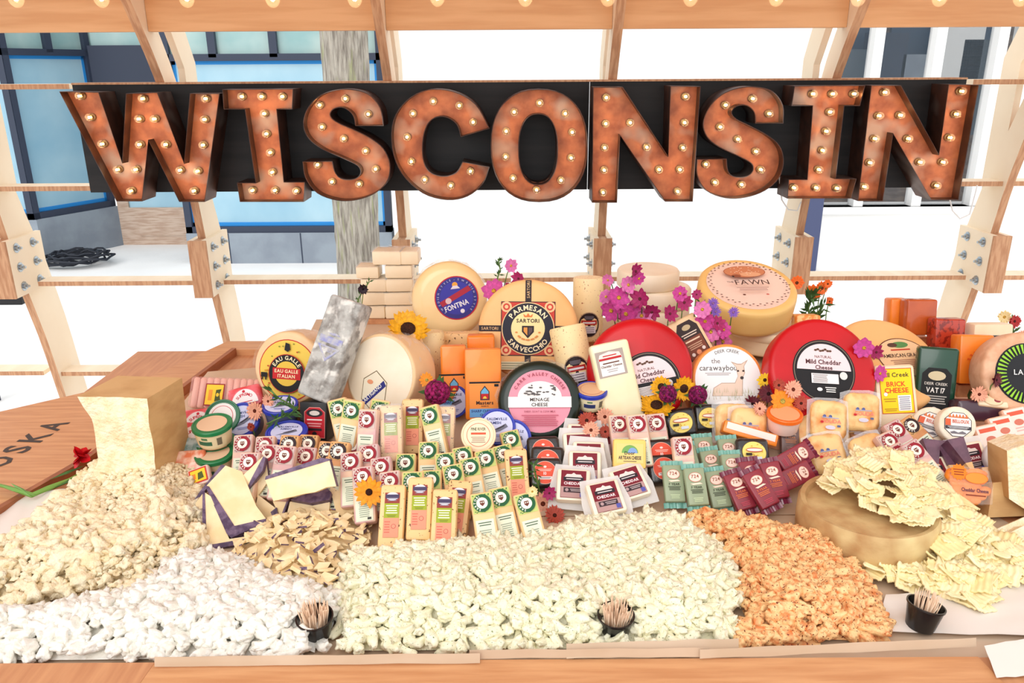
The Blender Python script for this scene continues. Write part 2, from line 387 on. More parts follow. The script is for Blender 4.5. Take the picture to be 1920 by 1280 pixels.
# ================================================================ marquee sign
YF = 2.70; YBK = 2.81; YFACE = 2.745
M_RUSTF = mat('rusty_letter_face', (186, 112, 72), .45, .5, metal=.2, c2=(146, 80, 50), scale=22, lo=.35, hi=.65, c3=(176, 146, 128), s3=9, lo3=.52, hi3=.68, rnd=1)
M_RUSTR = mat('dark_rusted_rim', (96, 62, 48), .5, .5, metal=.6, c2=(66, 46, 40), scale=12, c3=(120, 108, 102), s3=7, lo3=.55, hi3=.7, rnd=1)
M_BLK = mat('black_sign_board', (26, 25, 26), .55, .3, c2=(36, 34, 34), scale=3, stretch=(.5, 1, 8))
pl, pr, pb_ = atY(135, 159, YBK), atY(1813, 148, YBK), atY(960, 356, YBK)
sb = thing('sign_board', 'long black backing board behind the rusty marquee letters', 'sign board', None, Tr(0, YBK, 0))
xm = atY(1104, 250, YBK).x
for xa, xb in ((pl.x, xm-.0015), (xm+.0015, pr.x)): MB().box(xa, xb, 0, .02, pb_.z, pl.z).build('panel', M_BLK, sb)
MB().box(pl.x-.0, pr.x, -.005, .1, pl.z, pl.z+.006).build('top_strip', M_EDGE, sb)
G2, F2 = bulb_meshes(.0125)
S2 = MB().lathe([(.0125, 0), (.0125, .004), (.007, .006), (.007, .016)], 10).mesh('socket', M_SOCK, True, 40)
def U(pts, Y=YF):
    out = []
    for p in pts:
        q = atY(p[0], p[1], Y); out.append((q.x, q.z)+((1,) if len(p) > 2 else ()))
    return out
c = lambda L: [(x, y, 1) for x, y in L]
OUT = {}
OUT['W'] = [U(c([(x/2, y/2) for x, y in [(222, 343), (370, 345), (458, 610), (472, 350), (590, 346), (690, 612), (712, 350), (824, 350), (768, 757), (672, 757), (556, 527), (533, 755), (437, 755)]]))]
OUT['I'] = [U(c([(x/2, y/2) for x, y in [(840, 335), (1106, 333), (1103, 410), (1045, 410), (1072, 682), (1150, 682), (1146, 757), (906, 757), (895, 685), (965, 685), (925, 410), (846, 410)]]))]
OUT['S'] = [U([(717, 236, 1), (664, 236, 1), (659, 216), (643, 203), (625, 204), (617, 215), (627, 227), (655, 240), (690, 257), (716, 277), (729, 306), (725, 338), (702, 362), (667, 375), (630, 376), (592, 362), (570, 333), (565, 303, 1), (621, 302, 1), (627, 324), (640, 335), (662, 335), (673, 325), (668, 311), (640, 297), (602, 280), (577, 261), (566, 236), (572, 207), (592, 182), (622, 169), (655, 167), (688, 176), (711, 202)])]
OUT['C'] = [U([(918, 241, 1), (864, 257, 1), (855, 232), (831, 219), (806, 228), (794, 258), (794, 298), (806, 322), (832, 330), (855, 323), (867, 303, 1), (918, 313, 1), (906, 344), (877, 368), (838, 375), (792, 362), (753, 325), (735, 277), (737, 226), (762, 188), (802, 168), (850, 171), (892, 195)])]
def ell(cx, cy, rx, ry, e=2.35, n=40):
    o = []
    for i in range(n):
        t = 2*PI*i/n; a, b = math.cos(t), math.sin(t)
        o.append((cx+rx*math.copysign(abs(a)**(2/e), a), cy+ry*math.copysign(abs(b)**(2/e), b)))
    return o
OUT['O'] = [U(ell(1011, 273, 91, 106)), U(ell(1009, 280, 36, 66))]
OUT['N'] = [U(c([(1112, 163), (1168, 163), (1253, 293), (1257, 161), (1314, 162), (1299, 378), (1247, 378), (1163, 254), (1157, 380), (1110, 380)]))]
BUL = {
 0: [(149,180),(168,220),(191,270),(220,318),(245,358),(254,318),(261,271),(260,223),(267,185),(289,223),(310,271),(337,319),(363,358),(370,321),(380,272),(383,224),(385,185)],
 1: [(453,181),(490,181),(529,181),(495,213),(499,251),(506,286),(510,323),(473,357),(515,357),(555,358)],
 2: [(647,185),(690,214),(599,197),(603,238),(644,260),(685,283),(704,317),(673,345),(622,341),(595,309)],
 3: [(812,190),(861,198),(774,213),(887,229),(763,257),(771,303),(796,337),(845,348),(882,321)],
 4: [(1012,193),(964,210),(1060,213),(949,246),(1073,248),(948,294),(1071,296),(962,334),(1052,338),(1006,356)],
 5: [(1137,183),(1136,232),(1134,277),(1133,319),(1131,361),(1182,230),(1213,276),(1236,318),(1286,181),(1284,230),(1281,277),(1275,318),(1271,359)],
 6: [(1412,185),(1443,213),(1361,197),(1351,238),(1384,261),(1418,284),(1427,318),(1391,346),(1341,342),(1324,308)],
 7: [(1525,176),(1562,176),(1602,176),(1557,210),(1550,246),(1543,282),(1536,318),(1489,352),(1531,352),(1570,353)],
 8: [(1660,173),(1649,217),(1641,260),(1632,305),(1621,350),(1689,216),(1704,260),(1726,304),(1757,348),(1769,304),(1782,258),(1794,214),(1804,171)]}
LET = [('W', 0, 'wide rusty marquee letter W at the start of the sign'), ('I', 0, 'rusty slab-serif marquee letter I standing beside the W'), ('S', 0, 'rusty marquee letter S between the I and the C'),
       ('C', 0, 'round rusty marquee letter C beside the O'), ('O', 0, 'round rusty marquee letter O between C and N'), ('N', 0, 'rusty marquee letter N standing between O and S'),
       ('S', 1391, 'paler scuffed marquee letter S between N and I'), ('I', 1546, 'rusty slab-serif marquee letter I between S and the final N'), ('N', 1718, 'rusty marquee letter N ending the sign')]
for k, (ch, ctr, lab) in enumerate(LET):
    outs = OUT[ch]; allx = [p[0] for p in outs[0]]; x0 = (min(allx)+max(allx))/2
    zb = min(p[1] for p in outs[0])
    xc = atY(ctr, 268, YF).x if ctr else x0+(-.006 if k == 1 else .004 if k == 2 else 0)
    t = thing('marquee_letter', lab, 'sign letter', None, Tr(xc, YF, zb))
    rings = []
    for ol in outs:
        s = smooth_poly(ol, 4) if (ch not in 'WINO') else [(p[0], p[1]) for p in ol]
        rings.append([(p[0]-x0, p[1]-zb) for p in s])
    # face: outer polygon (with hole bridged for the O)
    rim = MB()
    for ri, rg in enumerate(rings):
        a = sum(rg[i][0]*rg[(i+1) % len(rg)][1]-rg[(i+1) % len(rg)][0]*rg[i][1] for i in range(len(rg)))
        if (a < 0) == (ri == 0): rg = rg[::-1]
        rings[ri] = rg; N_ = len(rg); w_ = .0022
        inn = []
        for i in range(N_):
            p, q, r_ = Vector(rg[i-1]), Vector(rg[i]), Vector(rg[(i+1) % N_])
            d1 = (q-p).normalized(); d2 = (r_-q).normalized(); m_ = Vector((-(d1.y+d2.y), d1.x+d2.x))
            m_ = m_.normalized() if m_.length > 1e-5 else Vector((-d1.y, d1.x)); inn.append(q+m_*w_*1.2)
        D = YBK-YF-.001; fd = YFACE-YF
        vs = [(p[0], 0, p[1]) for p in rg]+[(p[0], D, p[1]) for p in rg]+[(p.x, 0, p.y) for p in inn]+[(p.x, fd+.002, p.y) for p in inn]
        fs = []
        for i in range(N_):
            j = (i+1) % N_
            fs += [(i, N_+i, N_+j, j), (i, j, 2*N_+j, 2*N_+i), (2*N_+i, 2*N_+j, 3*N_+j, 3*N_+i)]
        rim.add(vs, fs)
    rim.build('rim', M_RUSTR, t, True, 30)
    fm = MB(); fd = YFACE-YF
    if len(rings) == 1: fm.add([(p[0], fd, p[1]) for p in rings[0]], [tuple(range(len(rings[0])))])
    else:
        A_, B_ = rings[0], rings[1][::-1]; N_ = len(A_)
        B_ = [min(B_, key=lambda q: (math.atan2(q[1]-.18, q[0])-math.atan2(p[1]-.18, p[0]))**2) for p in A_]
        fm.add([(p[0], fd, p[1]) for p in A_]+[(p[0], fd, p[1]) for p in B_], [(i, (i+1) % N_, N_+(i+1) % N_, N_+i) for i in range(N_)])
    fm.build('face', M_RUSTF, t)
    for (px, py) in BUL[k]:
        q = atY(px, py, YFACE-.02); L = Tr(q.x-xc, fd, q.z-zb) @ Rx(90)
        s_ = link('bulb_socket', S2, t, L); link('bulb', G2, s_, Tr(0, 0, .024)); link('filament', F2, s_, Tr(0, 0, .024))
# loose white wires below the letters
def wire(pts, lab):
    P = [atY(x, y, Yw) for x, y, Yw in pts]
    tag(MB().tube([P[0].lerp(P[0], 0)]+P, .0025, 5).build('loose_wire', mat('white_cable', (225, 225, 222), .5)), lab, 'wire')
wire([(1779, 365, 2.78), (1786, 395, 2.78), (1800, 410, 2.78), (1818, 402, 2.8), (1828, 365, 2.85), (1832, 348, 2.9)], 'thin white wire dangling beneath the final letter N')
wire([(1461, 330, 2.79), (1466, 375, 2.79), (1478, 393, 2.79), (1495, 395, 2.79), (1502, 378, 2.79)], 'thin white wire looping beneath the slab letter I near the end')
# ================================================================ display table
M_TBL = mat('oiled_table_wood', (216, 160, 112), .45, .4, c2=(198, 138, 92), scale=5, stretch=(1.2, 14, 14), lo=.35, hi=.65, bump=.05, bscale=30)
M_TBL2 = mat('oiled_side_wood', (208, 150, 106), .45, .4, c2=(190, 130, 90), scale=5, stretch=(12, 1.2, 12), lo=.35, hi=.65)
M_LIP = mat('lip_wood', (170, 104, 66), .5, .4, c2=(150, 88, 54), scale=6, stretch=(8, 1, 8))
M_KRAFT = mat('kraft_paper', (206, 180, 154), .7, .2, c2=(196, 168, 140), scale=5, bump=.15, bscale=9)
M_INK = flat((70, 56, 50))
tb = thing('display_table', 'large low wooden display table with a raised frame around its tray', 'table')
MB().box(-1.3, 1.3, 1.0, 2.62, TB-.03, TB).build('tray_floor', M_TBL2, tb)
FZ = TB+.022
def slab(pts, z0, z1, name, m, parent):
    n_ = len(pts); a = sum(pts[i][0]*pts[(i+1) % n_][1]-pts[(i+1) % n_][0]*pts[i][1] for i in range(n_))
    if a < 0: pts = pts[::-1]
    return MB().add([(x, y, z0) for x, y in pts]+[(x, y, z1) for x, y in pts], [tuple(range(n_-1, -1, -1)), tuple(range(n_, 2*n_))]+[(i, (i+1) % n_, n_+(i+1) % n_, n_+i) for i in range(n_)]).build(name, m, parent)
for s in (-1, 1):
    slab([(s*1.27, 1.05), (s*1.125, 1.52), (s*1.05, 1.77), (s*.955, 2.57), (s*1.0, 2.66), (s*1.13, 2.31), (s*1.43, 2.06), (s*1.75, 1.8), (s*1.75, 1.05)], TB-.035, FZ, 'frame_board', M_TBL, tb)
    slab([(s*1.27, 1.05), (s*1.125, 1.52), (s*1.05, 1.77), (s*.955, 2.57), (s*.94, 2.57), (s*1.035, 1.765), (s*1.11, 1.52), (s*1.255, 1.05)], TB, FZ+.006, 'lip', M_LIP, tb)
slab([(-1.0, 2.66), (1.0, 2.66), (.955, 2.57), (-.955, 2.57)], TB-.035, FZ, 'frame_board', M_TBL, tb)
xa, xb = atZ(288, 1246, FZ).x, atZ(1822, 1216, FZ).x
yf = atZ(960, 1236, FZ).y
slab([(xa, yf), (xb, yf), (xb+.02, yf-.16), (xa-.012, yf-.16)], TB-.035, FZ, 'frame_board', M_TBL, tb)
slab([(-1.75, yf), (xa-.0015, yf), (xa-.0135, yf-.16), (-1.75, yf-.16)], TB-.035, FZ-.0015, 'frame_board', M_TBL2, tb)
slab([(1.75, yf), (xb+.0015, yf), (xb+.0215, yf-.16), (1.75, yf-.16)], TB-.035, FZ-.0015, 'frame_board', M_TBL2, tb)
for x in (-1.2, 1.2):
    for y in (1.15, 2.45): MB().rbox(x-.05, x+.05, y-.05, y+.05, 0, TB-.03, .006).build('leg', M_TBL2, tb)
# glyphs: outlines of single letters taken once from the built-in font
GL = {}
def glyph(ch, bold=False):
    k = (ch, bold)
    if k in GL: return GL[k]
    cu = bpy.data.curves.new('g', 'FONT'); cu.body = ch; cu.resolution_u = 2; cu.fill_mode = 'FRONT'; cu.offset = .022 if bold else .004
    ob = bpy.data.objects.new('g', cu); COL.objects.link(ob); bpy.context.view_layer.update()
    me = ob.to_mesh(); vs = [(v.co.x, v.co.y) for v in me.vertices]; fs = [tuple(p.vertices) for p in me.polygons]
    ob.to_mesh_clear(); bpy.data.objects.remove(ob, do_unlink=True); bpy.data.curves.remove(cu)
    x0 = min((v[0] for v in vs), default=0); x1 = max((v[0] for v in vs), default=.3)
    GL[k] = ([(x-x0, y) for x, y in vs], fs, x1-x0 if vs else .22); return GL[k]
class Lab:
    """flat printed label: layers of colour stacked a hair apart; x right, y up, facing the viewer"""
    def __init__(s): s.mb = MB(); s.mats = []; s.z = 0
    def mi(s, c):
        m = c if not isinstance(c, tuple) else flat(c)
        if m not in s.mats: s.mats.append(m)
        return s.mats.index(m)
    def poly(s, pts, c, fs=None):
        s.z += .00018
        n_ = len(pts)
        if not fs:
            a = sum(pts[i][0]*pts[(i+1) % n_][1]-pts[(i+1) % n_][0]*pts[i][1] for i in range(n_))
            if a < 0: pts = pts[::-1]
            fs = [tuple(range(n_))]
        s.mb.add([(x, -s.z, y) for x, y in pts], fs, None, s.mi(c)); return s
    def rect(s, x0, y0, x1, y1, c): return s.poly([(x0, y0), (x1, y0), (x1, y1), (x0, y1)], c)
    def ell(s, cx, cy, rx, ry, c, n=32, a0=0, a1=360):
        k = n if a1-a0 >= 360 else n+1
        return s.poly([(cx+rx*math.cos(rad(a0+(a1-a0)*i/n)), cy+ry*math.sin(rad(a0+(a1-a0)*i/n))) for i in range(k)], c)
    def star(s, cx, cy, r0, r1, n, c, ph=0): return s.poly([(cx+(r0 if i % 2 else r1)*math.cos(PI*i/n+ph), cy+(r0 if i % 2 else r1)*math.sin(PI*i/n+ph)) for i in range(2*n)], c)
    def text(s, t, cx, cy, h, c, bold=False, maxw=None, rot=0):
        """cap height h, centred on cx, baseline at cy"""
        k = h/.72; sp = .07; wd = sum(glyph(q, bold)[2]+sp for q in t)*k; kx = k*(min(1, maxw/wd) if maxw else 1)
        wd = wd*kx/k; x = -wd/2; s.z += .00018; ca, sa = math.cos(rad(rot)), math.sin(rad(rot))
        for q in t:
            vs, fs, w_ = glyph(q, bold)
            if vs: s.mb.add([(cx+(x+a*kx)*ca-b*k*sa, -s.z, cy+(x+a*kx)*sa+b*k*ca) for a, b in vs], fs, None, s.mi(c))
            x += (w_+sp)*kx
        return s
    def arc(s, t, cx, cy, r, h, c, mid=90, flip=False, bold=False, span=None):
        """text along a circle; mid is the angle of its middle; flip for text along the bottom"""
        k = h/.72; sp = .1; tot = sum(glyph(q, bold)[2]+sp for q in t)*k/r
        if span: k2 = rad(span)/tot
        else: k2 = 1
        a = -tot*k2/2; s.z += .00018
        for q in t:
            vs, fs, w_ = glyph(q, bold); da = (w_+sp)*k/r*k2; am = a+da/2
            th = rad(mid)+(am if flip else -am)
            ux, uy = math.cos(th), math.sin(th)
            tx, ty = (-uy, ux) if flip else (uy, -ux)
            nx, ny = (-ux, -uy) if flip else (ux, uy)
            ox, oy = cx+ux*r, cy+uy*r
            if vs: s.mb.add([(ox+tx*(p-w_/2)*k+nx*(q_*k), -s.z, oy+ty*(p-w_/2)*k+ny*(q_*k)) for p, q_ in vs], fs, None, s.mi(c))
            a += da
        return s
    def lines(s, x0, x1, y0, y1, n_, c, seed=1):
        r_ = random.Random(seed); hh = (y1-y0)/n_
        for i in range(n_):
            e = r_.uniform(0, .2)*(x1-x0); y = y1-hh*(i+.5)
            s.z += .00001; s.mb.add([(x0+e/2, -s.z, y-hh*.22), (x1-e/2, -s.z, y-hh*.22), (x1-e/2, -s.z, y+hh*.22), (x0+e/2, -s.z, y+hh*.22)], [(0, 1, 2, 3)], None, s.mi(c))
        return s
    def mesh(s, name='label'): return s.mb.mesh(name, s.mats)
    def build(s, parent, M=None, name='label'): return link(name, s.mesh(name), parent, M)
# burnt-in lettering on the left frame board
o_, a_ = atZ(20, 866, FZ), atZ(120, 799, FZ); d_ = (a_-o_)/3
for i, ch in enumerate('BOSKA'):
    lb = Lab().text(ch, (i-1)*d_.length, 0, d_.length*.95, (70, 56, 50), True, d_.length*.9)
    lb.build(tb, Tr(o_.x, o_.y, FZ+.0006) @ Rz(math.degrees(math.atan2(d_.y, d_.x))) @ Rx(-90), 'burnt_letter')
# sloping support board under the packages, covered with kraft paper
rp = thing('display_ramp', 'shallow sloping support board under the cheese packages, covered in kraft paper', 'ramp')
RO = [(-.92, 1.52), (.92, 1.52), (.92, 2.5), (-.64, 2.5), (-.64, 2.2), (-.88, 2.16)]
MB().add([(x, y, TB+.0015) for x, y in RO]+[(x, y, terr(y)-.0006) for x, y in RO], [(5, 4, 3, 2, 1, 0), tuple(range(6, 12))]+[(i, (i+1) % 6, 6+(i+1) % 6, 6+i) for i in range(6)]).build('board', M_KRAFT, rp)
def sheet(name, corners, lab, nx=14, ny=5, amp=.003, z=None, mt=None, seed=0, th=.0006):
    """thin paper sheet between four 3-D corners with slight waves"""
    A, B, Cc, D = [Vector(c_) for c_ in corners]; vs = []; fs = []
    for j in range(ny+1):
        for i in range(nx+1):
            u, v = i/nx, j/ny; p = A.lerp(B, u).lerp(D.lerp(Cc, u), v)
            p.z += amp*(1+noise.noise(Vector((u*6+seed, v*3, seed)))); vs.append(p)
    K = (nx+1)*(ny+1); vs += [v+Vector((0, 0, -th)) for v in vs]
    for j in range(ny):
        for i in range(nx):
            q = (j*(nx+1)+i, j*(nx+1)+i+1, (j+1)*(nx+1)+i+1, (j+1)*(nx+1)+i); fs += [q, tuple(K+k_ for k_ in q[::-1])]
    return tag(MB().add(vs, fs).build(name, mt or M_KRAFT, None, True), lab, 'paper')
sheet('kraft_paper', [(-1.1, yf+.012, TB+.001), (1.2, yf+.012, TB+.001), (1.04, 1.515, TB+.001), (-1.04, 1.515, TB+.001)], 'broad sheet of kraft paper lining the tray under the loose cheese', 30, 12, .0015)
def P3(px, py, z): 
    p = atZ(px, py, z); return (p.x, p.y, p.z)
def lipstrip(x0, y0, x1, y1, hgt, lab, seed):
    sheet('paper_strip', [P3(x0, y0, FZ+.002), P3(x1, y1, FZ+.002), P3(x1, y1-hgt, FZ+.016), P3(x0, y0-hgt, FZ+.016)], lab, 16, 4, .002, seed=seed)
lipstrip(290, 1251, 900, 1244, 18, 'pinkish kraft paper strip folded over the table lip before the white curds', 1)
lipstrip(880, 1236, 1330, 1232, 16, 'kraft paper strip along the lip before the herbed curds', 2)
lipstrip(1062, 1236, 1385, 1226, 28, 'upright folded kraft strip in front of the middle toothpick cup', 3)
lipstrip(1312, 1236, 1830, 1214, 17, 'long kraft paper strip folded over the lip before the orange curds', 4)
sheet('paper_corner', [P3(1868, 1272, FZ+.002), P3(2010, 1262, FZ+.002), P3(2000, 1185, FZ+.012), P3(1845, 1212, FZ+.012)], 'pale wax paper corner hanging over the end of the table edge', 8, 4, .002, seed=6, mt=mat('wax_paper', (232, 222, 212), .5))
sheet('wax_paper', [P3(1640, 1190, TB+.006), P3(2050, 1200, TB+.006), P3(2050, 1080, TB+.006), P3(1660, 1120, TB+.006)], 'crinkled wax paper under the shaved slices beside the toothpick cup', 16, 8, .007, seed=9, mt=MATS['wax_paper'])
sheet('wax_paper', [P3(-120, 1150, TB+.005), P3(60, 1150, TB+.005), P3(150, 915, TB+.03), P3(-40, 950, TB+.005)], 'pale wax paper under the crumbled hard cheese', 10, 8, .006, seed=12, mt=MATS['wax_paper'])

# ================================================================ placing
PLACED = {}
PUT = []
def put(r, cx, cy, h, yaw=0, tilt=30, roll=0, lift=0, body=None, riser=True):
    """face centre seen at pixel (cx, cy); distance found by standing the lowest point on the ramp or tray (plus lift)"""
    Rm = (Rz(yaw) @ Rx(-tilt) @ Ry(roll)).to_3x3()
    bd = body or next(c_ for c_ in r.children if c_.data)
    pts = [Rm @ v.co for v in bd.data.vertices]
    if len(pts) > 400: pts = pts[::len(pts)//300]
    fc = Rm @ Vector((0, 0, h/2)); a, b = .8, 3.2
    for i in range(36):
        m_ = (a+b)/2; o = atY(cx, cy, m_)-fc
        if min(o.z+p.z-terr(o.y+p.y) for p in pts)-lift-.0004 > 0: a = m_
        else: b = m_
    o = atY(cx, cy, a)-fc
    r.matrix_world = Tr(o) @ Rm.to_4x4()
    PUT.append(r)
    low = min(pts, key=lambda p: p.z-.15*p.y); PLACED[r.name] = (round(o.y, 2), round(o.z, 2))
    if lift > .012 and riser:
        x, y = o.x, o.y+low.y; d = min(.035, max(.012, lift)); wv = max(.02, (max(p.x for p in pts)-min(p.x for p in pts))*.3)
        rb = thing('riser_block', 'plain riser block under the ' + ' '.join(str(r['label']).split()[:9]), 'block', None, None)
        z1 = o.z+low.z-.0005
        MB().add([(x-wv, y-d, terr(y-d)), (x+wv, y-d, terr(y-d)), (x+wv, y+d, terr(y+d)), (x-wv, y+d, terr(y+d)), (x-wv, y-d, z1), (x+wv, y-d, z1), (x+wv, y+d, z1), (x-wv, y+d, z1)],
                 [(0, 3, 2, 1), (4, 5, 6, 7), (0, 1, 5, 4), (2, 3, 7, 6), (1, 2, 6, 5), (3, 0, 4, 7)]).build('body', M_TBL2, rb)
    return r
def S(px, cx, by, lift=0): return px*mpp(onter(cx, by, lift))    # pixels to metres for a thing whose foot is seen at (cx, by)
RXF = Rx(90)                                                    # lathe axis z turned to face -y
def wheel_body(D, th, m, r, parent, n=56, mats=None, name='body'):
    """round body, flat front at y = 0, going back to y = th; bottom at z = 0"""
    R_ = D/2; pr_ = [(R_-r, 0), (R_-r*.4, r*.12), (R_-r*.08, r*.5), (R_, r*1.2), (R_, th-r*1.2), (R_-r*.08, th-r*.5), (R_-r*.4, th-r*.12), (R_-r, th)]
    return MB().lathe([(a, -b) for a, b in pr_][::-1], n, Tr(0, 0, R_) @ RXF).build(name, m, parent, True, 50)
def wheel(name, label, cat, D, th, m, lab, r=None, lo=(0, 0), group=None, bodyname='body'):
    t = thing(name, label, cat, group); wheel_body(D, th, m, r or D*.06, t, name=bodyname)
    if lab: lab.build(t, Tr(lo[0], -.0007, D/2+lo[1]))
    return t
def block(name, label, cat, w_, h, d, m, lab=None, lp=(0, 0), r=.006, group=None, seg=2):
    t = thing(name, label, cat, group); MB().rbox(-w_/2, w_/2, 0, d, 0, h, r, seg).build('body', m, t, True, 45)
    if lab: lab.build(t, Tr(lp[0], -.0007, h/2+lp[1]))
    return t
# ================================================================ cheeses: wheels and large blocks
CREAM = (246, 228, 184); BLACK = (28, 26, 28); WHITE = (246, 242, 236); RED = (196, 36, 40); BROWN = (104, 58, 44); NAVY = (44, 46, 120)
M_TAN = mat('tan_rind', (238, 204, 158), .45, .4, c2=(230, 190, 142), scale=6, bump=.05, bscale=25)
M_PALE = mat('pale_rind', (248, 228, 196), .4, .4, c2=(240, 214, 176), scale=6, bump=.04, bscale=25)
M_IVORY = mat('ivory_paste', (246, 232, 208), .45, .4, c2=(240, 222, 194), scale=8)
M_FONT = mat('fontina_rind', (248, 216, 158), .32, .5, c2=(243, 206, 144), scale=5, coat=.4)
M_PARM = mat('parmesan_rind', (241, 188, 124), .45, .4, c2=(233, 176, 110), scale=6)
M_REDW = mat('red_wax', (200, 10, 22), .38, .35, c2=(184, 6, 16), scale=6, coat=.08)
M_GREENW = mat('dark_green_wax', (20, 32, 20), .3, .4, coat=.12)
M_ORANGE = mat('orange_cheddar', (250, 140, 40), .35, .45, c2=(244, 128, 30), scale=12, coat=.3)
M_PEP = mat('pepper_flecked_cheese', (247, 220, 170), .45, .4, c3=(150, 62, 40), s3=170, lo3=.66, hi3=.69, c2=(244, 218, 158), scale=7)
M_PEP2 = mat('caraway_flecked_cheese', (244, 202, 146), .45, .4, c3=(118, 76, 40), s3=150, lo3=.65, hi3=.68, c2=(240, 198, 134), scale=9, rnd=1)
M_GREY = mat('grey_mould_rind', (192, 190, 184), .85, .2, c2=(128, 122, 116), scale=26, lo=.42, hi=.62, c3=(226, 222, 214), s3=34, lo3=.55, hi3=.66, bump=.6, bscale=60)
M_GREYS = mat('grey_rind_side', (188, 168, 142), .85, .2, c2=(126, 108, 92), scale=26, lo=.42, hi=.62, bump=.6, bscale=60)
M_FILM = mat('clear_plastic_film', (255, 255, 255), .08, .8, alpha=.2)
M_BOXW = mat('round_box_wood', (240, 214, 176), .6, .3, c2=(230, 200, 158), scale=4, stretch=(1, 1, 10))

def film(parent, W, H, D, z0, seed, M=None, amp=.012):
    """crumpled clear film hugging the top of a thing"""
    n_, k_ = 26, 9; vs = []; fs = []
    for j in range(k_):
        for i in range(n_):
            a = PI*i/(n_-1); rr = 1+amp*6*noise.noise(Vector((a*5+seed, j*1.1, seed)))
            y = -.004+(D+.008)*j/(k_-1)
            f = 1.02+(.05*abs(noise.noise(Vector((i*.9, seed, j*.6)))) if j in (0, k_-1) else 0)
            vs.append((math.cos(a)*W/2*f*rr, y, z0+math.sin(a)*H*f*rr))
    for j in range(k_-1): fs += [(j*n_+i, j*n_+i+1, (j+1)*n_+i+1, (j+1)*n_+i) for i in range(n_-1)]
    return MB().add(vs, fs).build('plastic_wrap', M_FILM, parent, True, None, M)

# --- yellow-labelled wheel, standing
D = S(133, 543, 760); l = Lab(); R_ = D*.42
l.ell(0, 0, R_, R_, RED, 40).ell(0, 0, R_*.97, R_*.97, (232, 196, 84), 40)
rr_ = random.Random(4)
for i in range(26):
    a = rr_.uniform(0, 2*PI); q = rr_.uniform(.66, .9)*R_; l.ell(q*math.cos(a), q*math.sin(a), R_*.035, R_*.025, [(190, 60, 40), (140, 140, 50), (214, 150, 40)][i % 3], 7)
l.poly([(-R_*.1, R_*.66), (R_*.02, R_*.6), (R_*.1, R_*.68), (R_*.08, R_*.86), (-R_*.06, R_*.9)], BLACK)
for sx in (-1, 1): l.rect(sx*R_*.78-R_*.12, -R_*.25, sx*R_*.78+R_*.1, -R_*.1, BLACK).rect(sx*R_*.78-R_*.1, -R_*.34, sx*R_*.78-R_*.05, -R_*.2, BLACK).rect(sx*R_*.78+R_*.03, -R_*.34, sx*R_*.78+R_*.08, -R_*.2, BLACK)
l.ell(0, -R_*.1, R_*.63, R_*.63, RED, 36).ell(0, -R_*.1, R_*.61, R_*.61, BLACK, 36).ell(0, -R_*.1, R_*.4, R_*.4, (226, 186, 70), 30)
l.arc('EAU GALLE', 0, -R_*.1, R_*.45, R_*.13, CREAM, 90, False, True, 125)
l.rect(-R_*.48, -R_*.28, R_*.48, R_*.08, RED).text('EAU GALLE', 0, -R_*.07, R_*.11, CREAM, True, R_*.86).text('ITALIAN', 0, -R_*.23, R_*.11, CREAM, True, R_*.7)
t = wheel('cheese_round', 'tan cheese wheel with a round yellow and black Italian label, wrapped in film', 'cheese', D, .10, M_TAN, l, lo=(0, -D*.03))
film(t, D, D/2, .1, D/2, 1.3); put(t, 540, 690, D, yaw=-12, tilt=14, lift=.012)
# --- tall grey mouldy block leaning
h = S(178, 615, 745); wd = S(62, 615, 745); l = Lab()
BL = (120, 120, 190)
for pts in ([(-.3, .05), (.3, .05), (0, -.32)], ): l.poly([(x*wd*.9, y*wd*1.2) for x, y in pts], mat('faded_blue_stamp', (150, 152, 196), .8, .1, c2=(190, 188, 190), scale=60))
l.text('GRAND', 0, wd*.32, wd*.14, BL, False, wd*.6).text('CHEESE', 0, wd*.12, wd*.14, BL, True, wd*.7)
l = Lab(); stp = mat('faded_blue_stamp', (150, 152, 200), .8, .1, c2=(188, 186, 192), scale=60)
l.rect(-wd*.36, wd*.08, wd*.36, wd*.26, stp).poly([(-wd*.36, 0), (wd*.36, 0), (wd*.02, -wd*.42)], stp).poly([(-wd*.25, -.04*wd), (wd*.25, -.04*wd), (wd*.01, -wd*.32)], M_GREY).lines(-wd*.18, wd*.18, -wd*.16, -wd*.05, 3, stp)
l.poly([(-wd*.2, wd*.34), (wd*.1, wd*.4), (wd*.24, wd*.34), (0, wd*.32)], stp)
t = thing('cheese_block', 'tall grey mould-ripened cheese block with a faded blue stamp, leaning', 'cheese')
MB().rbox(-wd/2, wd/2, 0, wd*.75, 0, h, .008, 3).build('body', M_GREY, t, True, 50); l.build(t, Tr(0, -.0007, h*.52))
put(t, 615, 655, h, yaw=-18, tilt=24, roll=13, lift=.055)
# --- pale wheel with hexagonal blue-band label
D = S(150, 715, 790); l = Lab(); q = D*.2
hexp = [(q*1.0*math.cos(rad(60*i+90)), q*1.25*math.sin(rad(60*i+90))) for i in range(6)]
l.poly(hexp, (110, 92, 60)).poly([(x*.95, y*.95) for x, y in hexp], (238, 226, 200)).poly([(-q*.8, -q*.75), (-q*.48, -q*.92), (q*.82, q*.42), (q*.6, q*.72)], NAVY)
l.text('ARTIGIANO', 0, -q*.22, q*.24, (240, 236, 230), True, q*1.6, rot=47).ell(-q*.35, q*.5, q*.22, q*.14, (226, 150, 110), 14)
t = wheel('cheese_round', 'large pale cheese wheel in film with a six-sided blue-banded label', 'cheese', D, .10, M_TAN, l, r=D*.03, lo=(-D*.05, -D*.2))
Lab().ell(0, 0, D*.465, D*.465, M_IVORY, 48).build(t, Tr(0, -.0002, D/2), 'cut_face')
film(t, D*.9, D*.5, .1, D*.5, 5.1, amp=.02); put(t, 712, 703, D, yaw=-27, tilt=18, lift=.01)
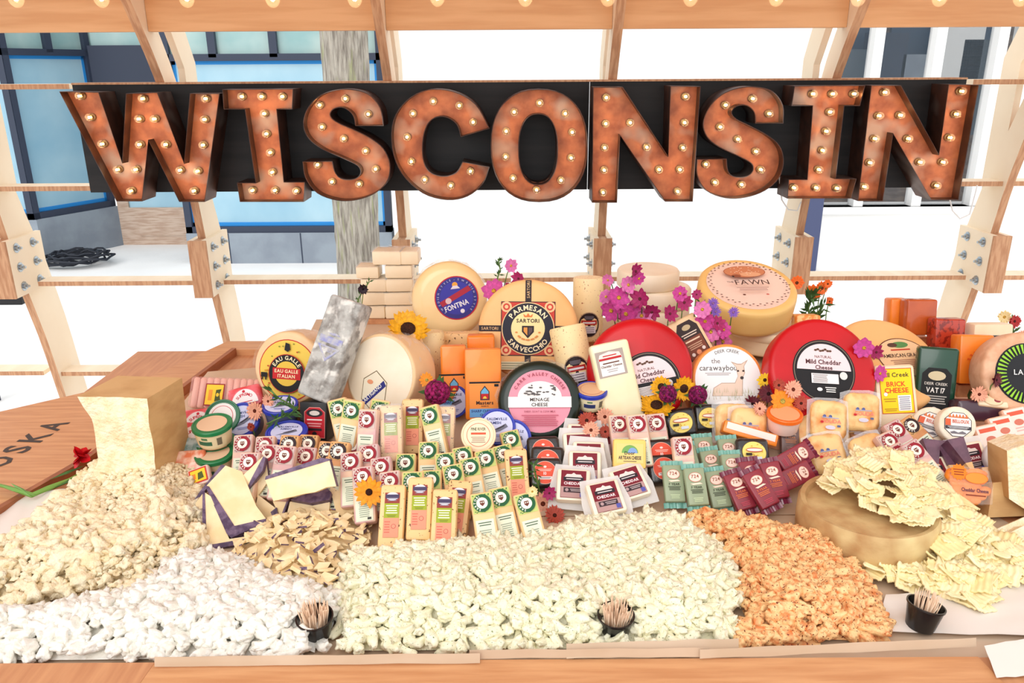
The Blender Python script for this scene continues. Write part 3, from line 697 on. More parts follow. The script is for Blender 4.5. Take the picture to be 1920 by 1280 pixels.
# --- fontina ball wheel
D = S(137, 843, 640); l = Lab(); R_ = D*.285
l.ell(0, 0, R_, R_, (190, 30, 50), 40).ell(0, 0, R_*.95, R_*.95, (54, 50, 130), 40).ell(0, 0, R_*.76, R_*.76, (58, 56, 158), 36)
l.arc('SWEDISH STYLE - SWEDISH STYLE', 0, 0, R_*.8, R_*.09, (200, 200, 230), 90, False, False, 280)
l.poly([(-R_*.8, -R_*.12), (R_*.6, R_*.5), (R_*.72, R_*.28), (-R_*.68, -R_*.34)], (170, 40, 60))
l.ell(-R_*.38, -R_*.1, R_*.14, R_*.14, (220, 190, 190), 14).ell(0, R_*.6, R_*.13, R_*.13, (230, 160, 60), 12).poly([(-R_*.22, R_*.42), (R_*.22, R_*.42), (R_*.1, R_*.56), (-R_*.1, R_*.56)], (220, 210, 220))
l.text('FONTINA', 0, -R_*.45, R_*.24, (240, 238, 244), True, R_*1.15, rot=14).ell(R_*.2, -R_*.62, R_*.1, R_*.1, (236, 232, 240), 14)
t = wheel('cheese_round', 'smooth golden fontina wheel with a round blue label, in clear film', 'cheese', D, .11, M_FONT, l, r=D*.16, lo=(D*.09, D*.0))
film(t, D, D/2, .11, D/2, 8.8, amp=.014); put(t, 843, 560, D, yaw=4, tilt=16, roll=-6, lift=.03)
# --- big parmesan-style wheel with crossed black ribbons
D = S(178, 990, 695); l = Lab(); R_ = D/2; bk = (42, 30, 34)
l.rect(-R_*.06, -R_*.97, R_*.06, R_*.97, bk).rect(-R_*.98, -R_*.06, R_*.98, R_*.06, bk)
for sx in (-1, 1): l.text('SARTORI', sx*R_*.76, -R_*.03, R_*.06, (220, 180, 130), False, R_*.4)
for sy in (-1, 1): l.text('SARTORI', R_*.03, sy*R_*.78, R_*.06, (220, 180, 130), False, R_*.34, rot=90)
q = R_*.54; l.rect(-q, -q, q, q, bk).rect(-q*.97, -q*.97, q*.97, q*.97, (198, 62, 48))
for sx in (-1, 1):
    for sy in (-1, 1):
        for i, rr in enumerate((.2, .13, .07)): l.ell(sx*q*.8, sy*q*.8, q*rr, q*rr, (240, 190, 140) if i % 2 == 0 else (198, 62, 48), 14)
l.ell(0, 0, q*.97, q*.97, (240, 206, 150), 44).ell(0, 0, q*.94, q*.94, (36, 34, 48), 44).ell(0, 0, q*.62, q*.62, (248, 222, 158), 36)
l.arc('PARMESAN', 0, 0, q*.68, q*.19, (250, 232, 190), 90, False, True, 118).arc('SARVECCHIO', 0, 0, q*.87, q*.18, (250, 232, 190), 270, True, True, 118)
l.text('SARTORI', 0, q*.22, q*.14, bk, True, q*.95).poly([(-q*.22, q*.1), (q*.22, q*.1), (q*.22, -q*.12), (0, -q*.36), (-q*.22, -q*.12)], bk).poly([(-q*.16, q*.04), (-.02*q, q*.04), (-.02*q, -q*.26), (-q*.16, -q*.1)], (226, 150, 70)).poly([(q*.16, q*.04), (.02*q, q*.04), (.02*q, -q*.26), (q*.16, -q*.1)], (90, 70, 70))
l.poly([(-q*.14, q*.42), (q*.14, q*.42), (q*.18, q*.54), (q*.07, q*.46), (0, q*.57), (-q*.07, q*.46), (-q*.18, q*.54)], (220, 120, 60))
for sx in (-1, 1):
    for i in range(6): a = rad(200+sx*0+i*22) if sx < 0 else rad(-20-i*22); l.ell(q*.45*math.cos(a), q*.42*math.sin(a), q*.05, q*.03, (220, 140, 70), 8)
l.rect(-R_*.6, -R_*.82, R_*.62, -R_*.66, (222, 214, 178)).lines(-R_*.55, -R_*.05, -R_*.81, -R_*.67, 3, (150, 150, 120)).lines(R_*.15, R_*.58, -R_*.81, -R_*.67, 2, (130, 130, 110), 3)
t = wheel('cheese_round', 'large amber cheese wheel crossed by black ribbons with a square crest label', 'cheese', D, .075, M_PARM, l)
put(t, 990, 616, D, yaw=-3, tilt=22, lift=.015)
# --- dark green wax wheel with pink label
D = S(154, 1012, 832); l = Lab(); R_ = D*.375; PK = (232, 150, 166)
l.ell(0, 0, R_, R_, PK, 44).ell(0, R_*.12, R_*.7, R_*.52, WHITE, 24, 0, 180)
for i in range(24): l.ell(rr_.uniform(-.5, .5)*R_, R_*(.2+rr_.uniform(0, .3)), R_*rr_.uniform(.02, .1), R_*.025, (90, 84, 84), 7)
l.arc('CARR VALLEY CHEESE', 0, 0, R_*.82, R_*.1, (150, 60, 80), 90, False, True, 130)
l.rect(-R_*1.0, -R_*.2, R_*1.0, R_*.14, WHITE).text('MENAGE', 0, -R_*.005, R_*.11, (60, 50, 50), True, R_*.7).text('CHEESE', 0, -R_*.165, R_*.11, (60, 50, 50), True, R_*.62)
l.text('SHEEP, GOAT & COW MILK', 0, -R_*.36, R_*.06, (150, 60, 80), False, R_).lines(-R_*.6, R_*.6, -R_*.8, -R_*.42, 6, (190, 90, 110))
t = wheel('cheese_round', 'dark green waxed cheese wheel with a pink and white round label', 'cheese', D, .07, M_GREENW, l, r=D*.1, lo=(0, 0))
film(t, D, D/2, .085, D/2, 3.4); put(t, 1012, 752, D, yaw=0, tilt=28)
# --- red wax wheels with black and pink oval labels
def cheddar_lab(D, n1):
    l = Lab(); R_ = D*.28; pk = (240, 214, 216)
    l.ell(0, 0, R_*1.04, R_*1.04, BLACK, 44).ell(0, 0, R_*1.0, R_*1.0, (150, 130, 110), 44).ell(0, 0, R_*.98, R_*.98, BLACK, 44).ell(0, 0, R_*.9, R_*.9, pk, 36, 0, 180)
    l.rect(-R_*.9, -R_*.02, R_*.9, R_*.03, BLACK).text('NATURAL', 0, R_*.42, R_*.09, BROWN, False, R_*.6).text(n1, 0, R_*.22, R_*.15, (80, 40, 44), True, R_*1.4).text('Cheese', 0, R_*.05, R_*.13, (80, 40, 44), True, R_*.7)
    for i in range(7): l.ell(-R_*.25+R_*.08*i, R_*.68+R_*.03*math.sin(i*2), R_*.05, R_*.035, (90, 60, 40), 8)
    l.rect(-R_*.45, -R_*.42, R_*.45, -R_*.1, (236, 230, 228)).lines(-R_*.42, R_*.1, -R_*.4, -R_*.12, 6, (130, 120, 120)).ell(R_*.62, -R_*.14, R_*.13, R_*.13, (226, 220, 216), 16)
    l.ell(-R_*.2, -R_*.62, R_*.09, R_*.06, WHITE, 12).lines(-R_*.02, R_*.35, -R_*.72, -R_*.52, 3, WHITE)
    return l
D = S(194, 1200, 790)
t = wheel('cheese_round', 'red waxed cheddar wheel tucked behind the tall white cheese block', 'cheese', D, .06, M_REDW, cheddar_lab(D, 'Mild Cheddar'), r=D*.1, lo=(D*.06, -D*.14))
put(t, 1200, 694, D, yaw=-6, tilt=26, roll=-14)
D = S(196, 1545, 775)
t = wheel('cheese_round', 'red waxed cheddar wheel with its whole oval label showing, beside the brick cheese', 'cheese', D, .065, M_REDW, cheddar_lab(D, 'Mild Cheddar'), r=D*.05, lo=(0, -D*.0))
put(t, 1545, 697, D, yaw=6, tilt=34, roll=6)
# --- carawaybou
D = S(130, 1365, 770); l = Lab(); R_ = D*.455; GY = (120, 110, 110)
l.ell(0, 0, R_, R_, (240, 238, 236), 44).arc('DEER CREEK', 0, 0, R_*.84, R_*.1, (70, 60, 60), 90, False, False, 50).text('the', -R_*.35, R_*.5, R_*.15, GY).text('carawaybou', -R_*.28, R_*.28, R_*.17, (90, 84, 84), False, R_*1.15).lines(-R_*.7, R_*.1, R_*.12, R_*.22, 2, (170, 160, 160))
DE = (232, 206, 186); l.poly([(x*R_, y*R_) for x, y in [(-.5, -.5), (-.45, -.25), (-.2, -.1), (.2, -.1), (.3, .1), (.25, .38), (.1, .55), (.3, .48), (.42, .48), (.62, .6), (.5, .4), (.52, .2), (.45, .05), (.42, -.5)]], (190, 160, 140))
l.poly([(x*R_, y*R_) for x, y in [(-.48, -.49), (-.43, -.26), (-.2, -.12), (.21, -.12), (.31, .1), (.27, .37), (.16, .5), (.31, .45), (.41, .45), (.56, .55), (.48, .39), (.5, .2), (.43, .05), (.4, -.49)]], DE).ell(R_*.42, R_*.05, R_*.055, R_*.05, (60, 50, 50), 12)
for dx in (.31, .47): l.ell(R_*dx, R_*.26, R_*.035, R_*.03, (60, 44, 40), 10)
for i in range(46): x = rr_.uniform(-.75, .75); y = rr_.uniform(-.66, -.36); l.poly([(x*R_, y*R_), (x*R_+R_*.015, y*R_), (x*R_+R_*rr_.uniform(-.06, .06), y*R_+R_*.17)], [(186, 176, 130), (168, 178, 136), (200, 186, 150)][i % 3])
t = wheel('cheese_round', 'small orange-rimmed cheese wheel whose white label shows a drawn deer in grass', 'cheese', D, .06, mat('orange_rind', (240, 152, 74), .4), l, r=D*.05)
put(t, 1365, 712, D, yaw=0, tilt=26)
# --- fawn wheel on two round wooden boxes
D = S(172, 1400, 640)
bx_ = atY(1432, 690, 2.27); zb = terr(2.36)+.001
ztop = atY(1432, 606, 2.27).z; Rb = 70*mpp(bx_)
k_ = (ztop-zb)
t = thing('round_cheese_box', 'pale round wooden cheese box standing under the lidded box and fawn wheel', 'box', None, Tr(bx_.x, 2.27, zb))
MB().lathe([(Rb*.97, 0), (Rb, .004), (Rb, k_*.62), (Rb*.97, k_*.62)], 48).build('body', M_BOXW, t, True, 40)
t = thing('round_cheese_box', 'pale wheel of cheese directly beneath the fawn wheel, above the round box', 'box', None, Tr(bx_.x, 2.27, zb+k_*.62))
MB().lathe([(Rb*1.01, 0), (Rb*1.05, .006), (Rb*1.05, k_*.38-.006), (Rb*1.01, k_*.38)], 48).build('body', M_PALE, t, True, 40)
l = Lab(); R_ = D*.42; l.ell(0, 0, R_, R_, (246, 214, 196), 48)
for i in range(70):
    a = 2*PI*i/70; q = R_*(.93+.03*(-1)**i); l.ell(q*math.cos(a), q*math.sin(a), R_*.03, R_*.018, (110, 70, 60), 7)
FW = (206, 132, 92)
l.ell(0, R_*.42, R_*.52, R_*.25, (170, 96, 66), 30).ell(0, R_*.42, R_*.5, R_*.235, FW, 30).ell(R_*.12, R_*.3, R_*.26, R_*.1, (226, 168, 128), 20).ell(-R_*.25, R_*.24, R_*.12, R_*.06, (150, 84, 60), 14).ell(-R_*.33, R_*.21, R_*.03, R_*.03, BLACK, 8)
for i in range(26): a = rr_.uniform(0, 2*PI); q = rr_.uniform(.2, .9); l.ell(R_*.46*q*math.cos(a), R_*(.44+.2*q*math.sin(a)), R_*.016, R_*.012, (250, 220, 190), 6)
l.text('THE', -R_*.48, -R_*.12, R_*.07, (90, 60, 56)).text('FAWN', R_*.05, -R_*.2, R_*.2, (80, 50, 46), False, R_*.85).lines(-R_*.4, R_*.4, -R_*.46, -R_*.3, 3, (180, 140, 130)).ell(-R_*.28, -R_*.62, R_*.04, R_*.03, BROWN, 8).ell(R_*.28, -R_*.62, R_*.04, R_*.03, (200, 100, 90), 8)
t = wheel('cheese_round', 'golden cheese wheel lying tilted on top, its label drawn with a curled fawn', 'cheese', D, .085, mat('golden_rind', (242, 200, 124), .45, .4, c2=(234, 188, 110), scale=6), l, r=D*.05)
Rm = Rz(2) @ Rx(-70); fc = atY(1402, 537, 2.24); t.matrix_world = Tr(fc) @ Rm @ Tr(0, 0, -D/2)
low = min((t.matrix_world @ v.co).z for v in t.children[0].data.vertices); t.matrix_world = Tr(0, 0, ztop+.001-low) @ t.matrix_world
# --- big tan wheel at the right, oval label
D = S(206, 1667, 780); l = Lab(); R_ = D*.25
l.ell(0, 0, R_*1.02, R_*.86, BROWN, 40).ell(0, 0, R_*.98, R_*.82, (236, 196, 150), 40).text('AMERICAN GRANA', 0, 0, R_*.16, (60, 30, 30), True, R_*1.6).lines(-R_*.4, R_*.4, R_*.26, R_*.4, 1, (190, 60, 40)).ell(R_*.05, R_*.55, R_*.34, R_*.14, (90, 140, 80), 16).ell(-R_*.25, R_*.55, R_*.2, R_*.1, (90, 60, 50), 12)
l.lines(-R_*.6, R_*.6, -R_*.56, -R_*.1, 6, (170, 120, 96))
t = wheel('cheese_round', 'very large plain tan wheel standing behind the brick and green waxed cheeses', 'cheese', D, .05, M_PARM, l, r=D*.05, lo=(D*.16, D*.03))
put(t, 1667, 676, D, yaw=8, tilt=54)
# --- wheel at the far right with a green spoked label
D = S(150, 1925, 765); l = Lab(); R_ = D*.36
l.ell(0, 0, R_, R_, (34, 36, 40), 40)
for i in range(40): a = 2*PI*i/40; l.poly([(R_*.66*math.cos(a-.02), R_*.66*math.sin(a-.02)), (R_*.66*math.cos(a+.02), R_*.66*math.sin(a+.02)), (R_*.96*math.cos(a+.045), R_*.96*math.sin(a+.045)), (R_*.96*math.cos(a-.045), R_*.96*math.sin(a-.045))], (150, 205, 60))
l.text('LA', -R_*.3, -R_*.05, R_*.18, (240, 240, 236))
t = wheel('cheese_round', 'pinkish speckled wheel with a black label ringed by green spokes', 'cheese', D, .08, mat('pink_rind', (232, 186, 150), .5, c2=(214, 160, 124), scale=26), l)
put(t, 1925, 700, D, yaw=-4, tilt=24, lift=.01)

# --- speckled logs
def log(label, d_, h, cx, cy, tilt, roll, yaw, labelled, lift=0):
    t = thing('cheese_log', label, 'cheese'); r = d_/2
    MB().lathe([(r*.9, 0), (r, .004), (r, h-.006), (r*.93, h-.001), (r*.6, h)], 36, Tr(0, r, 0)).build('body', M_PEP, t, True, 50)
    if labelled:
        n_ = 12; vs = []; fs = []; q = r*.74
        for rr, mi in ((1.0, 0), (.72, 1)):
            pass
        mb = MB()
        for sc_, off, mi in ((1, .0006, 0), (.93, .0009, 1)):
            pts = [(q*sc_*math.cos(2*PI*i/24), q*1.15*sc_*math.sin(2*PI*i/24)) for i in range(24)]
            mb.add([((r+off)*math.sin(x/r), r-(r+off)*math.cos(x/r), h*.28+z) for x, z in pts]+[(0, r-(r+off), h*.28)], [(i, (i+1) % 24, 24) for i in range(24)], None, mi)
        def strip(x0, x1, z0, z1, mi, off=.0012):
            k = 6; mb.add([((r+off)*math.sin((x0+(x1-x0)*i/k)/r), r-(r+off)*math.cos((x0+(x1-x0)*i/k)/r), z) for z in (z0, z1) for i in range(k+1)], [(i, i+1, k+2+i, k+1+i) for i in range(k)], None, mi)
        strip(-q*.7, q*.7, h*.28, h*.28+q*.4, 2); strip(-q*.6, q*.6, h*.28-q*.75, h*.28-q*.12, 3); strip(-q*.4, q*.4, h*.28+q*.5, h*.28+q*.8, 4)
        strip(-q*.55, q*.55, h*.28+q*.12, h*.28+q*.26, 3, .0015)
        for i in range(3): strip(-q*.5, q*.45, h*.28-q*(.65-.18*i), h*.28-q*(.58-.18*i), 5, .0015)
        mb.build('label', [flat((180, 150, 120)), flat((40, 26, 28)), flat((176, 40, 34)), flat((226, 218, 222)), flat((90, 84, 92)), flat((120, 110, 120))], t)
    put(t, cx, cy, h, yaw, tilt, roll, lift)
k1 = S(55, 1105, 660)
log('pepper-flecked cheese log standing upright behind the tilted log', k1, k1*2.1, 1105, 583, 6, 0, 0, True, .045)
k1 = S(66, 1075, 740)
log('pepper-flecked cheese log leaning against the crested amber wheel', k1, k1*1.75, 1077, 670, 20, -11, 0, True, .015)
k1 = S(60, 800, 730)
log('pepper-flecked cheese log without a label, under the golden fontina wheel', k1, k1*1.6, 800, 674, 10, 0, 0, False, .02)
# --- orange cheddar blocks
def masters():
    w_ = S(66, 905, 790); h = S(128, 905, 790); l = Lab(); a = w_*.42
    l.rect(-a, -h*.42, a, h*.12, (246, 150, 70)).rect(-a, h*.115, a, h*.14, BLACK).poly([(-a*.3, -h*.12), (a*.3, -h*.12), (a*.3, h*.0), (0, h*.085), (-a*.3, h*.0)], (60, 50, 60)).poly([(-a*.24, -h*.105), (a*.24, -h*.105), (a*.24, -h*.03), (-a*.24, -h*.03)], RED).poly([(-a*.24, -h*.03), (a*.24, -h*.03), (a*.24, h*.0), (0, h*.06), (-a*.24, h*.0)], (110, 180, 220)).ell(0, -h*.1, a*.13, h*.035, (240, 200, 80), 10, 0, 180)
    l.text('Masters', 0, -h*.18, h*.05, (50, 36, 40), True, a*1.7).text('RESERVE', 0, -h*.215, h*.02, BROWN, False, a*1.3)
    l.rect(-a, -h*.36, a, -h*.24, (110, 170, 226)).text('SHARP CHEDDAR', 0, -h*.29, h*.035, NAVY, True, a*1.8).text('CHEESE', 0, -h*.34, h*.03, NAVY, True, a*.8).lines(-a*.9, a*.9, -h*.42, -h*.37, 2, WHITE)
    l.rect(a*.62, h*.07, a*.9, h*.105, BLACK)
    return w_, h, l
w_, h, l = masters()
put(block('cheddar_block', 'tall orange cheddar block with its house label in full view', 'cheese', w_, h, .06, M_ORANGE, l, (w_*.04, -h*.1)), 906, 722, h, 2, 16)
t2 = block('cheddar_block', 'orange cheddar block half hidden beside the labelled tall orange block', 'cheese', w_*.72, h*.9, .055, M_ORANGE, l, (0, -h*.1)); put(t2, 851, 706, h*.9, 4, 14, 0, .02)
put(block('cheddar_block', 'plain orange cheddar block peeping over the tall labelled one', 'cheese', w_*.8, h*.55, .05, M_ORANGE), 902, 664, h*.55, 2, 8, 0, .07)
put(block('cheddar_block', 'low orange cheddar slab under the fontina wheel', 'cheese', w_*1.3, h*.3, .05, M_PEP2), 860, 643, h*.3, 4, 8, 0, .07)
# --- tall white block in front of the left red wheel
w_ = S(72, 1160, 790); h = S(142, 1160, 790); l = Lab(); a = w_*.36
l.rect(-a, -h*.13, a, h*.2, (176, 160, 150)).rect(-a*.8, -h*.11, a*.82, h*.08, WHITE).poly([(-a*.85, h*.09), (a*.85, h*.09), (a*.7, h*.16), (0, h*.185), (-a*.7, h*.16)], (240, 226, 216)).rect(-a*.8, h*.085, a*.8, h*.11, RED).lines(-a*.6, a*.6, h*.025, h*.06, 1, BROWN).text('Cheddar Cheese', 0, -h*.01, h*.03, BROWN, True, a*1.5).lines(-a*.4, a*.4, -h*.08, -h*.03, 2, (180, 170, 170)).lines(-a*.5, a*.5, h*.12, h*.15, 1, RED)
t = block('cheese_block', 'tall cream-white cheese block in film leaning before the red wheel', 'cheese', w_, h, .032, mat('white_block', (248, 236, 196), .35, .5, c2=(242, 226, 180), scale=7, coat=.4), l, (-w_*.06, h*.2), .009); put(t, 1158, 714, h, 6, 22, -10, .045)
# --- brown-labelled pale wedge standing on a corner
w_ = S(52, 1298, 690); h = S(82, 1298, 690); l = Lab(); a = w_*.38; b_ = h*.42
l.poly([(-a, -b_), (a, -b_), (a, b_*.6), (a*.6, b_*.95), (-a*.6, b_*.95), (-a, b_*.6)], (52, 36, 34)).poly([(-a*.9, -b_*.95), (a*.9, -b_*.95), (a*.9, b_*.1), (-a*.9, b_*.1)], (120, 62, 42)).lines(-a*.75, a*.75, b_*.16, b_*.4, 2, (220, 200, 180)).lines(-a*.7, a*.7, -b_*.12, b_*.05, 1, (230, 200, 170)).lines(-a*.7, a*.7, -b_*.5, -b_*.2, 3, (200, 160, 130)).ell(0, -b_*.7, a*.22, a*.22, (226, 150, 110), 14).ell(a*.55, -b_*.6, a*.16, a*.16, (230, 220, 210), 10).ell(-a*.55, -b_*.72, a*.16, a*.16, (230, 220, 210), 10).ell(0, b_*.65, a*.4, b_*.14, (190, 170, 130), 14)
t = block('cheese_piece', 'small pale cheese piece with a dark brown label, propped askew by the red wheel', 'cheese', w_, h, .03, M_TAN, l); put(t, 1298, 636, h, 0, 28, -27, .1)
# --- yellow-labelled brick cheese
w_ = S(74, 1680, 805); h = S(116, 1680, 805); l = Lab(); a = w_*.4; b_ = h*.36
l.rect(-a, -b_, a, b_, (200, 60, 30)).rect(-a*.96, -b_*.97, a*.96, b_*.97, (252, 214, 30)).text('Mill Creek', 0, b_*.62, b_*.2, (70, 60, 30), True, a*1.7).text('BRICK', 0, b_*.2, b_*.22, (220, 70, 30), True, a*1.2).text('CHEESE', 0, -b_*.08, b_*.22, (220, 70, 30), True, a*1.5).rect(a*.02, -b_*.88, a*.82, -b_*.2, WHITE).lines(a*.06, a*.78, -b_*.85, -b_*.24, 7, (130, 130, 150)).lines(-a*.85, -a*.05, -b_*.5, -b_*.3, 2, (190, 140, 30)).ell(-a*.7, -b_*.14, a*.12, a*.12, WHITE, 10).lines(-a*.85, -a*.05, -b_*.9, -b_*.75, 2, (190, 140, 30))
t = block('cheese_block', 'pale brick cheese with a bright yellow label, beside the green waxed block', 'cheese', w_, h, .05, M_PALE, l, (0, h*.08), .009); put(t, 1682, 742, h, -3, 26, -3)
# --- dark green waxed block
w_ = S(70, 1765, 785); h = S(122, 1765, 785); l = Lab(); a = w_*.36; b_ = h*.36
l.poly([(-a, -b_), (a, -b_), (a, b_*.7), (a*.6, b_*.95), (-a*.6, b_*.95), (-a, b_*.7)], (26, 26, 26)).ell(0, b_*.62, a*.6, b_*.2, (210, 196, 160), 16).text('DEER CREEK', 0, b_*.22, b_*.12, (226, 220, 210), False, a*1.6).text('VAT 17', 0, -b_*.1, b_*.22, (240, 236, 230), True, a*1.3).lines(-a*.8, a*.8, -b_*.6, -b_*.2, 4, (190, 186, 180)).ell(0, -b_*.82, a*.22, a*.2, (210, 210, 206), 12)
t = block('cheese_block', 'tall dark green waxed cheese block with a black label', 'cheese', w_, h, .04, mat('green_wax_block', (18, 66, 46), .25, .5, coat=.25), l, (0, -h*.16), .008); put(t, 1756, 712, h, -16, 16)
# --- right-hand back: orange blocks, red netted cheese, black-labelled block
for (cx, cy, w0, h0, lab, m_, lift, by) in [(1688, 590, 34, 56, 'orange cheese block in film at the back, beside a darker one', M_ORANGE, .08, 640), (1729, 596, 52, 62, 'dark amber smoked cheese block in film at the back', mat('amber_cheese', (200, 92, 34), .25, .5, c2=(180, 76, 26), scale=9, coat=.5), .07, 640),
        (1782, 628, 54, 56, 'red-orange netted cheese behind the green waxed block', mat('netted_cheese', (186, 58, 34), .3, .5, c2=(130, 30, 20), scale=60, lo=.5, hi=.56, coat=.5), .06, 680),
        (1862, 640, 70, 62, 'cream cheese block with a dark printed label at the back', M_PALE, .06, 690), (1516, 615, 44, 46, 'marbled orange cheese cube behind the red wheel, under the orange flowers', mat('marbled_cheese', (244, 150, 70), .4, c2=(252, 206, 140), scale=60, lo=.45, hi=.55), .06, 660)]:
    w_, h = S(w0, cx, by), S(h0, cx, by); l = None
    if 'printed' in lab: l = Lab(); l.rect(-w_*.32, -h*.3, w_*.42, h*.18, (60, 60, 64)).lines(-w_*.2, w_*.36, -h*.25, h*.0, 3, (190, 190, 190)).ell(-w_*.15, h*.05, w_*.1, h*.08, (220, 220, 216), 12)
    t = block('cheese_block', lab, 'cheese', w_, h, .05, m_, l)
    put(t, cx, cy, h, 0, 10, 0, lift)
w_, h = S(62, 1830, 760), S(92, 1830, 760); l = Lab(); l.rect(-w_*.2, -h*.36, w_*.28, -h*.1, (36, 30, 34)).ell(w_*.04, -h*.22, w_*.12, h*.07, (190, 180, 176), 12).rect(-w_*.16, -h*.16, w_*.24, -h*.12, RED)
for i in range(7): a = rad(20+i*23); l.poly([(w_*.2*math.cos(a)+w_*.04, h*.2*math.sin(a)-h*.08), (w_*.36*math.cos(a-.08)+w_*.04, h*.26*math.sin(a-.08)-h*.08), (w_*.36*math.cos(a+.08)+w_*.04, h*.26*math.sin(a+.08)-h*.08)], (226, 90, 30))
put(block('cheese_block', 'bright orange cheese block with a small dark figure label and rays', 'cheese', w_, h, .06, M_ORANGE, l), 1832, 674, h, -4, 16, 0, .03)
# --- stack of wrapped white squares at the back left
k_ = 0
for (cx, cy, w0, h0) in [(700, 642, 50, 24), (752, 644, 52, 24), (706, 618, 50, 24), (750, 620, 52, 24), (704, 594, 48, 24), (752, 596, 50, 24), (692, 569, 42, 22), (750, 571, 50, 24), (728, 545, 54, 26), (770, 543, 34, 26)]:
    p = atY(cx, cy, 2.46); s = mpp(p); w_ = w0*s; h = h0*s
    t = thing('cheese_square', 'white wrapped cheese square in the stack behind the hexagon-labelled wheel', 'cheese', 'stacked white cheese squares'); MB().rbox(-w_/2, w_/2, 0, .07, 0, h, .005).build('body', M_PALE, t, True, 45)
    lvl = k_//2; z0 = terr(2.46)+.018+lvl*26*s
    t.matrix_world = Tr(p.x, 2.46, z0) @ Rz(RN.uniform(-4, 4)); k_ += 1
    MB().box(-w_*.52, w_*.52, -.004, .076, h, h+.0012).build('wrapper_flap', M_FILM, t)
p = atY(727, 600, 2.47); t = thing('riser_block', 'plain wooden riser crate under the stacked white cheese squares', 'block', None, Tr(p.x, 2.495, terr(2.46)))
MB().box(-.09, .10, -.035, .045, 0, .0175).build('body', M_TBL2, t)
# --- white wheels stacked behind the left red wheel
zz = terr(2.42)
p = atY(1225, 560, 2.42); s = mpp(p)
for i, (cx, w0, h0) in enumerate([(1232, 130, 0), (1236, 124, 0), (1216, 116, 0)]):
    t = thing('cheese_round', ['pale cheese wheel at the foot of the stack behind the pink flowers', 'pale cheese wheel in the middle of the stack behind the pink flowers', 'short pale cheese wheel topping the stack behind the pink flowers'][i], 'cheese')
    r = w0*s/2; h = (atY(1216, 516, 2.36).z-terr(2.42))*(.38, .32, .30)[i]; MB().lathe([(r*.94, 0), (r, .006), (r, h-.008), (r*.95, h-.001), (r*.8, h)], 44).build('body', M_IVORY, t, True, 50)
    t.matrix_world = Tr(atY(cx, 560, 2.42).x, 2.45, zz) ; zz += h
# ================================================================ packages
def copyset(proto, used, label, group):
    if not used: used.append(1); tag(proto, label, None, group); return proto
    return dup(proto, label, group)
# --- small waxed wedges with a square crest label and a long back label
WW, WH, WD = .046, .122, .024
def wedge(name, body, bg, ring, face=(250, 240, 222), low=(226, 230, 206)):
    t = thing(name, '', 'cheese'); MB().rbox(-WW/2, WW/2, 0, WD, 0, WH, .005, 2).build('body', body, t, True, 45)
    l = Lab(); a = WW*.43; l.rect(-a, -a, a, a, bg)
    for q in (.98, .9): l.ell(-a*.1, -a*.1, a*1.05*q, a*1.05*q, ring if q > .95 else bg, 24) if False else None
    rr = random.Random(3)
    for i in range(12): l.ell(rr.uniform(-.9, .9)*a, rr.choice((-1, 1))*rr.uniform(.75, .92)*a, a*.07, a*.05, ring, 6)
    l.ell(0, 0, a*.92, a*.92, ring, 26).ell(0, 0, a*.58, a*.58, face, 22).arc('SARTORI', 0, 0, a*.64, a*.22, (250, 244, 230), 180, False, True, 150)
    l.poly([(-a*.22, a*.24), (a*.24, a*.24), (a*.26, -a*.1), (a*.02, -a*.34), (-a*.22, -a*.1)], (110, 52, 40)).ell(-a*.08, a*.06, a*.06, a*.08, face, 8).ell(a*.12, a*.06, a*.06, a*.08, face, 8)
    l.build(t, Tr(0, -.0007, WH-WW*.52))
    l = Lab(); l.rect(-a*.92, -WH*.26, a*.92, WH*.24, low).lines(-a*.7, a*.7, WH*.13, WH*.21, 2, (90, 110, 90)).lines(-a*.6, a*.6, -WH*.2, WH*.08, 8, (150, 160, 140)).rect(a*.3, -WH*.24, a*.7, -WH*.2, (60, 60, 56))
    l.build(t, Tr(0, -.0007, WH*.29), 'back_label'); return t
FZ_L = WH-WW*.52
M_WED = mat('wedge_cheese', (245, 206, 150), .42, .4, c2=(238, 196, 138), scale=14, rnd=1)
M_WEDP = mat('rosy_wedge_cheese', (242, 204, 172), .42, .4, c2=(216, 170, 168), scale=14, rnd=1)
M_WEDO = mat('coffee_wedge_cheese', (230, 172, 112), .42, .4, c2=(206, 140, 90), scale=14, rnd=1)
pr_r = wedge('cheese_wedge', M_WEDP, (214, 190, 180), (150, 28, 44)); pr_g = wedge('cheese_wedge', M_WED, (196, 206, 120), (34, 92, 52)); pr_d = wedge('cheese_wedge', M_WEDO, (222, 170, 110), (52, 32, 34))
ur, ug, ud = [], [], []
LR1 = 'red-labelled cheese wedge in the clustered rows behind the purple-rinded cheese'; GR1 = 'red-labelled wedges by the purple-rinded cheese'
for cx, cy, ro in [(455, 832, -4), (496, 835, -2), (501, 852, 0), (533, 856, 4), (466, 868, -2), (573, 856, 3)]:
    put(copyset(pr_r, ur, LR1, GR1), cx, cy, 2*FZ_L, RN.uniform(-5, 5), 44, ro)
LR2 = 'red-labelled cheese wedge in the slanted rows above the orange black-eyed flower'; GR2 = 'red-labelled wedges above the orange flower'
for cx, cy, ro in [(662, 836, -6), (657, 868, -8), (691, 853, -9), (714, 877, -10), (680, 895, -10), (731, 903, -10)]:
    put(copyset(pr_r, ur, LR2, GR2), cx, cy, 2*FZ_L, -4, 44, ro)
put(copyset(pr_r, ur, 'red-labelled cheese wedge with a mauve side standing tall between green-labelled wedges', GR2), 688, 788, 2*FZ_L, -14, 26, -3, .02)
LR3 = 'red-labelled cheese wedge in the short row before the tall white cheese block'; GR3 = 'red-labelled wedges before the white block'
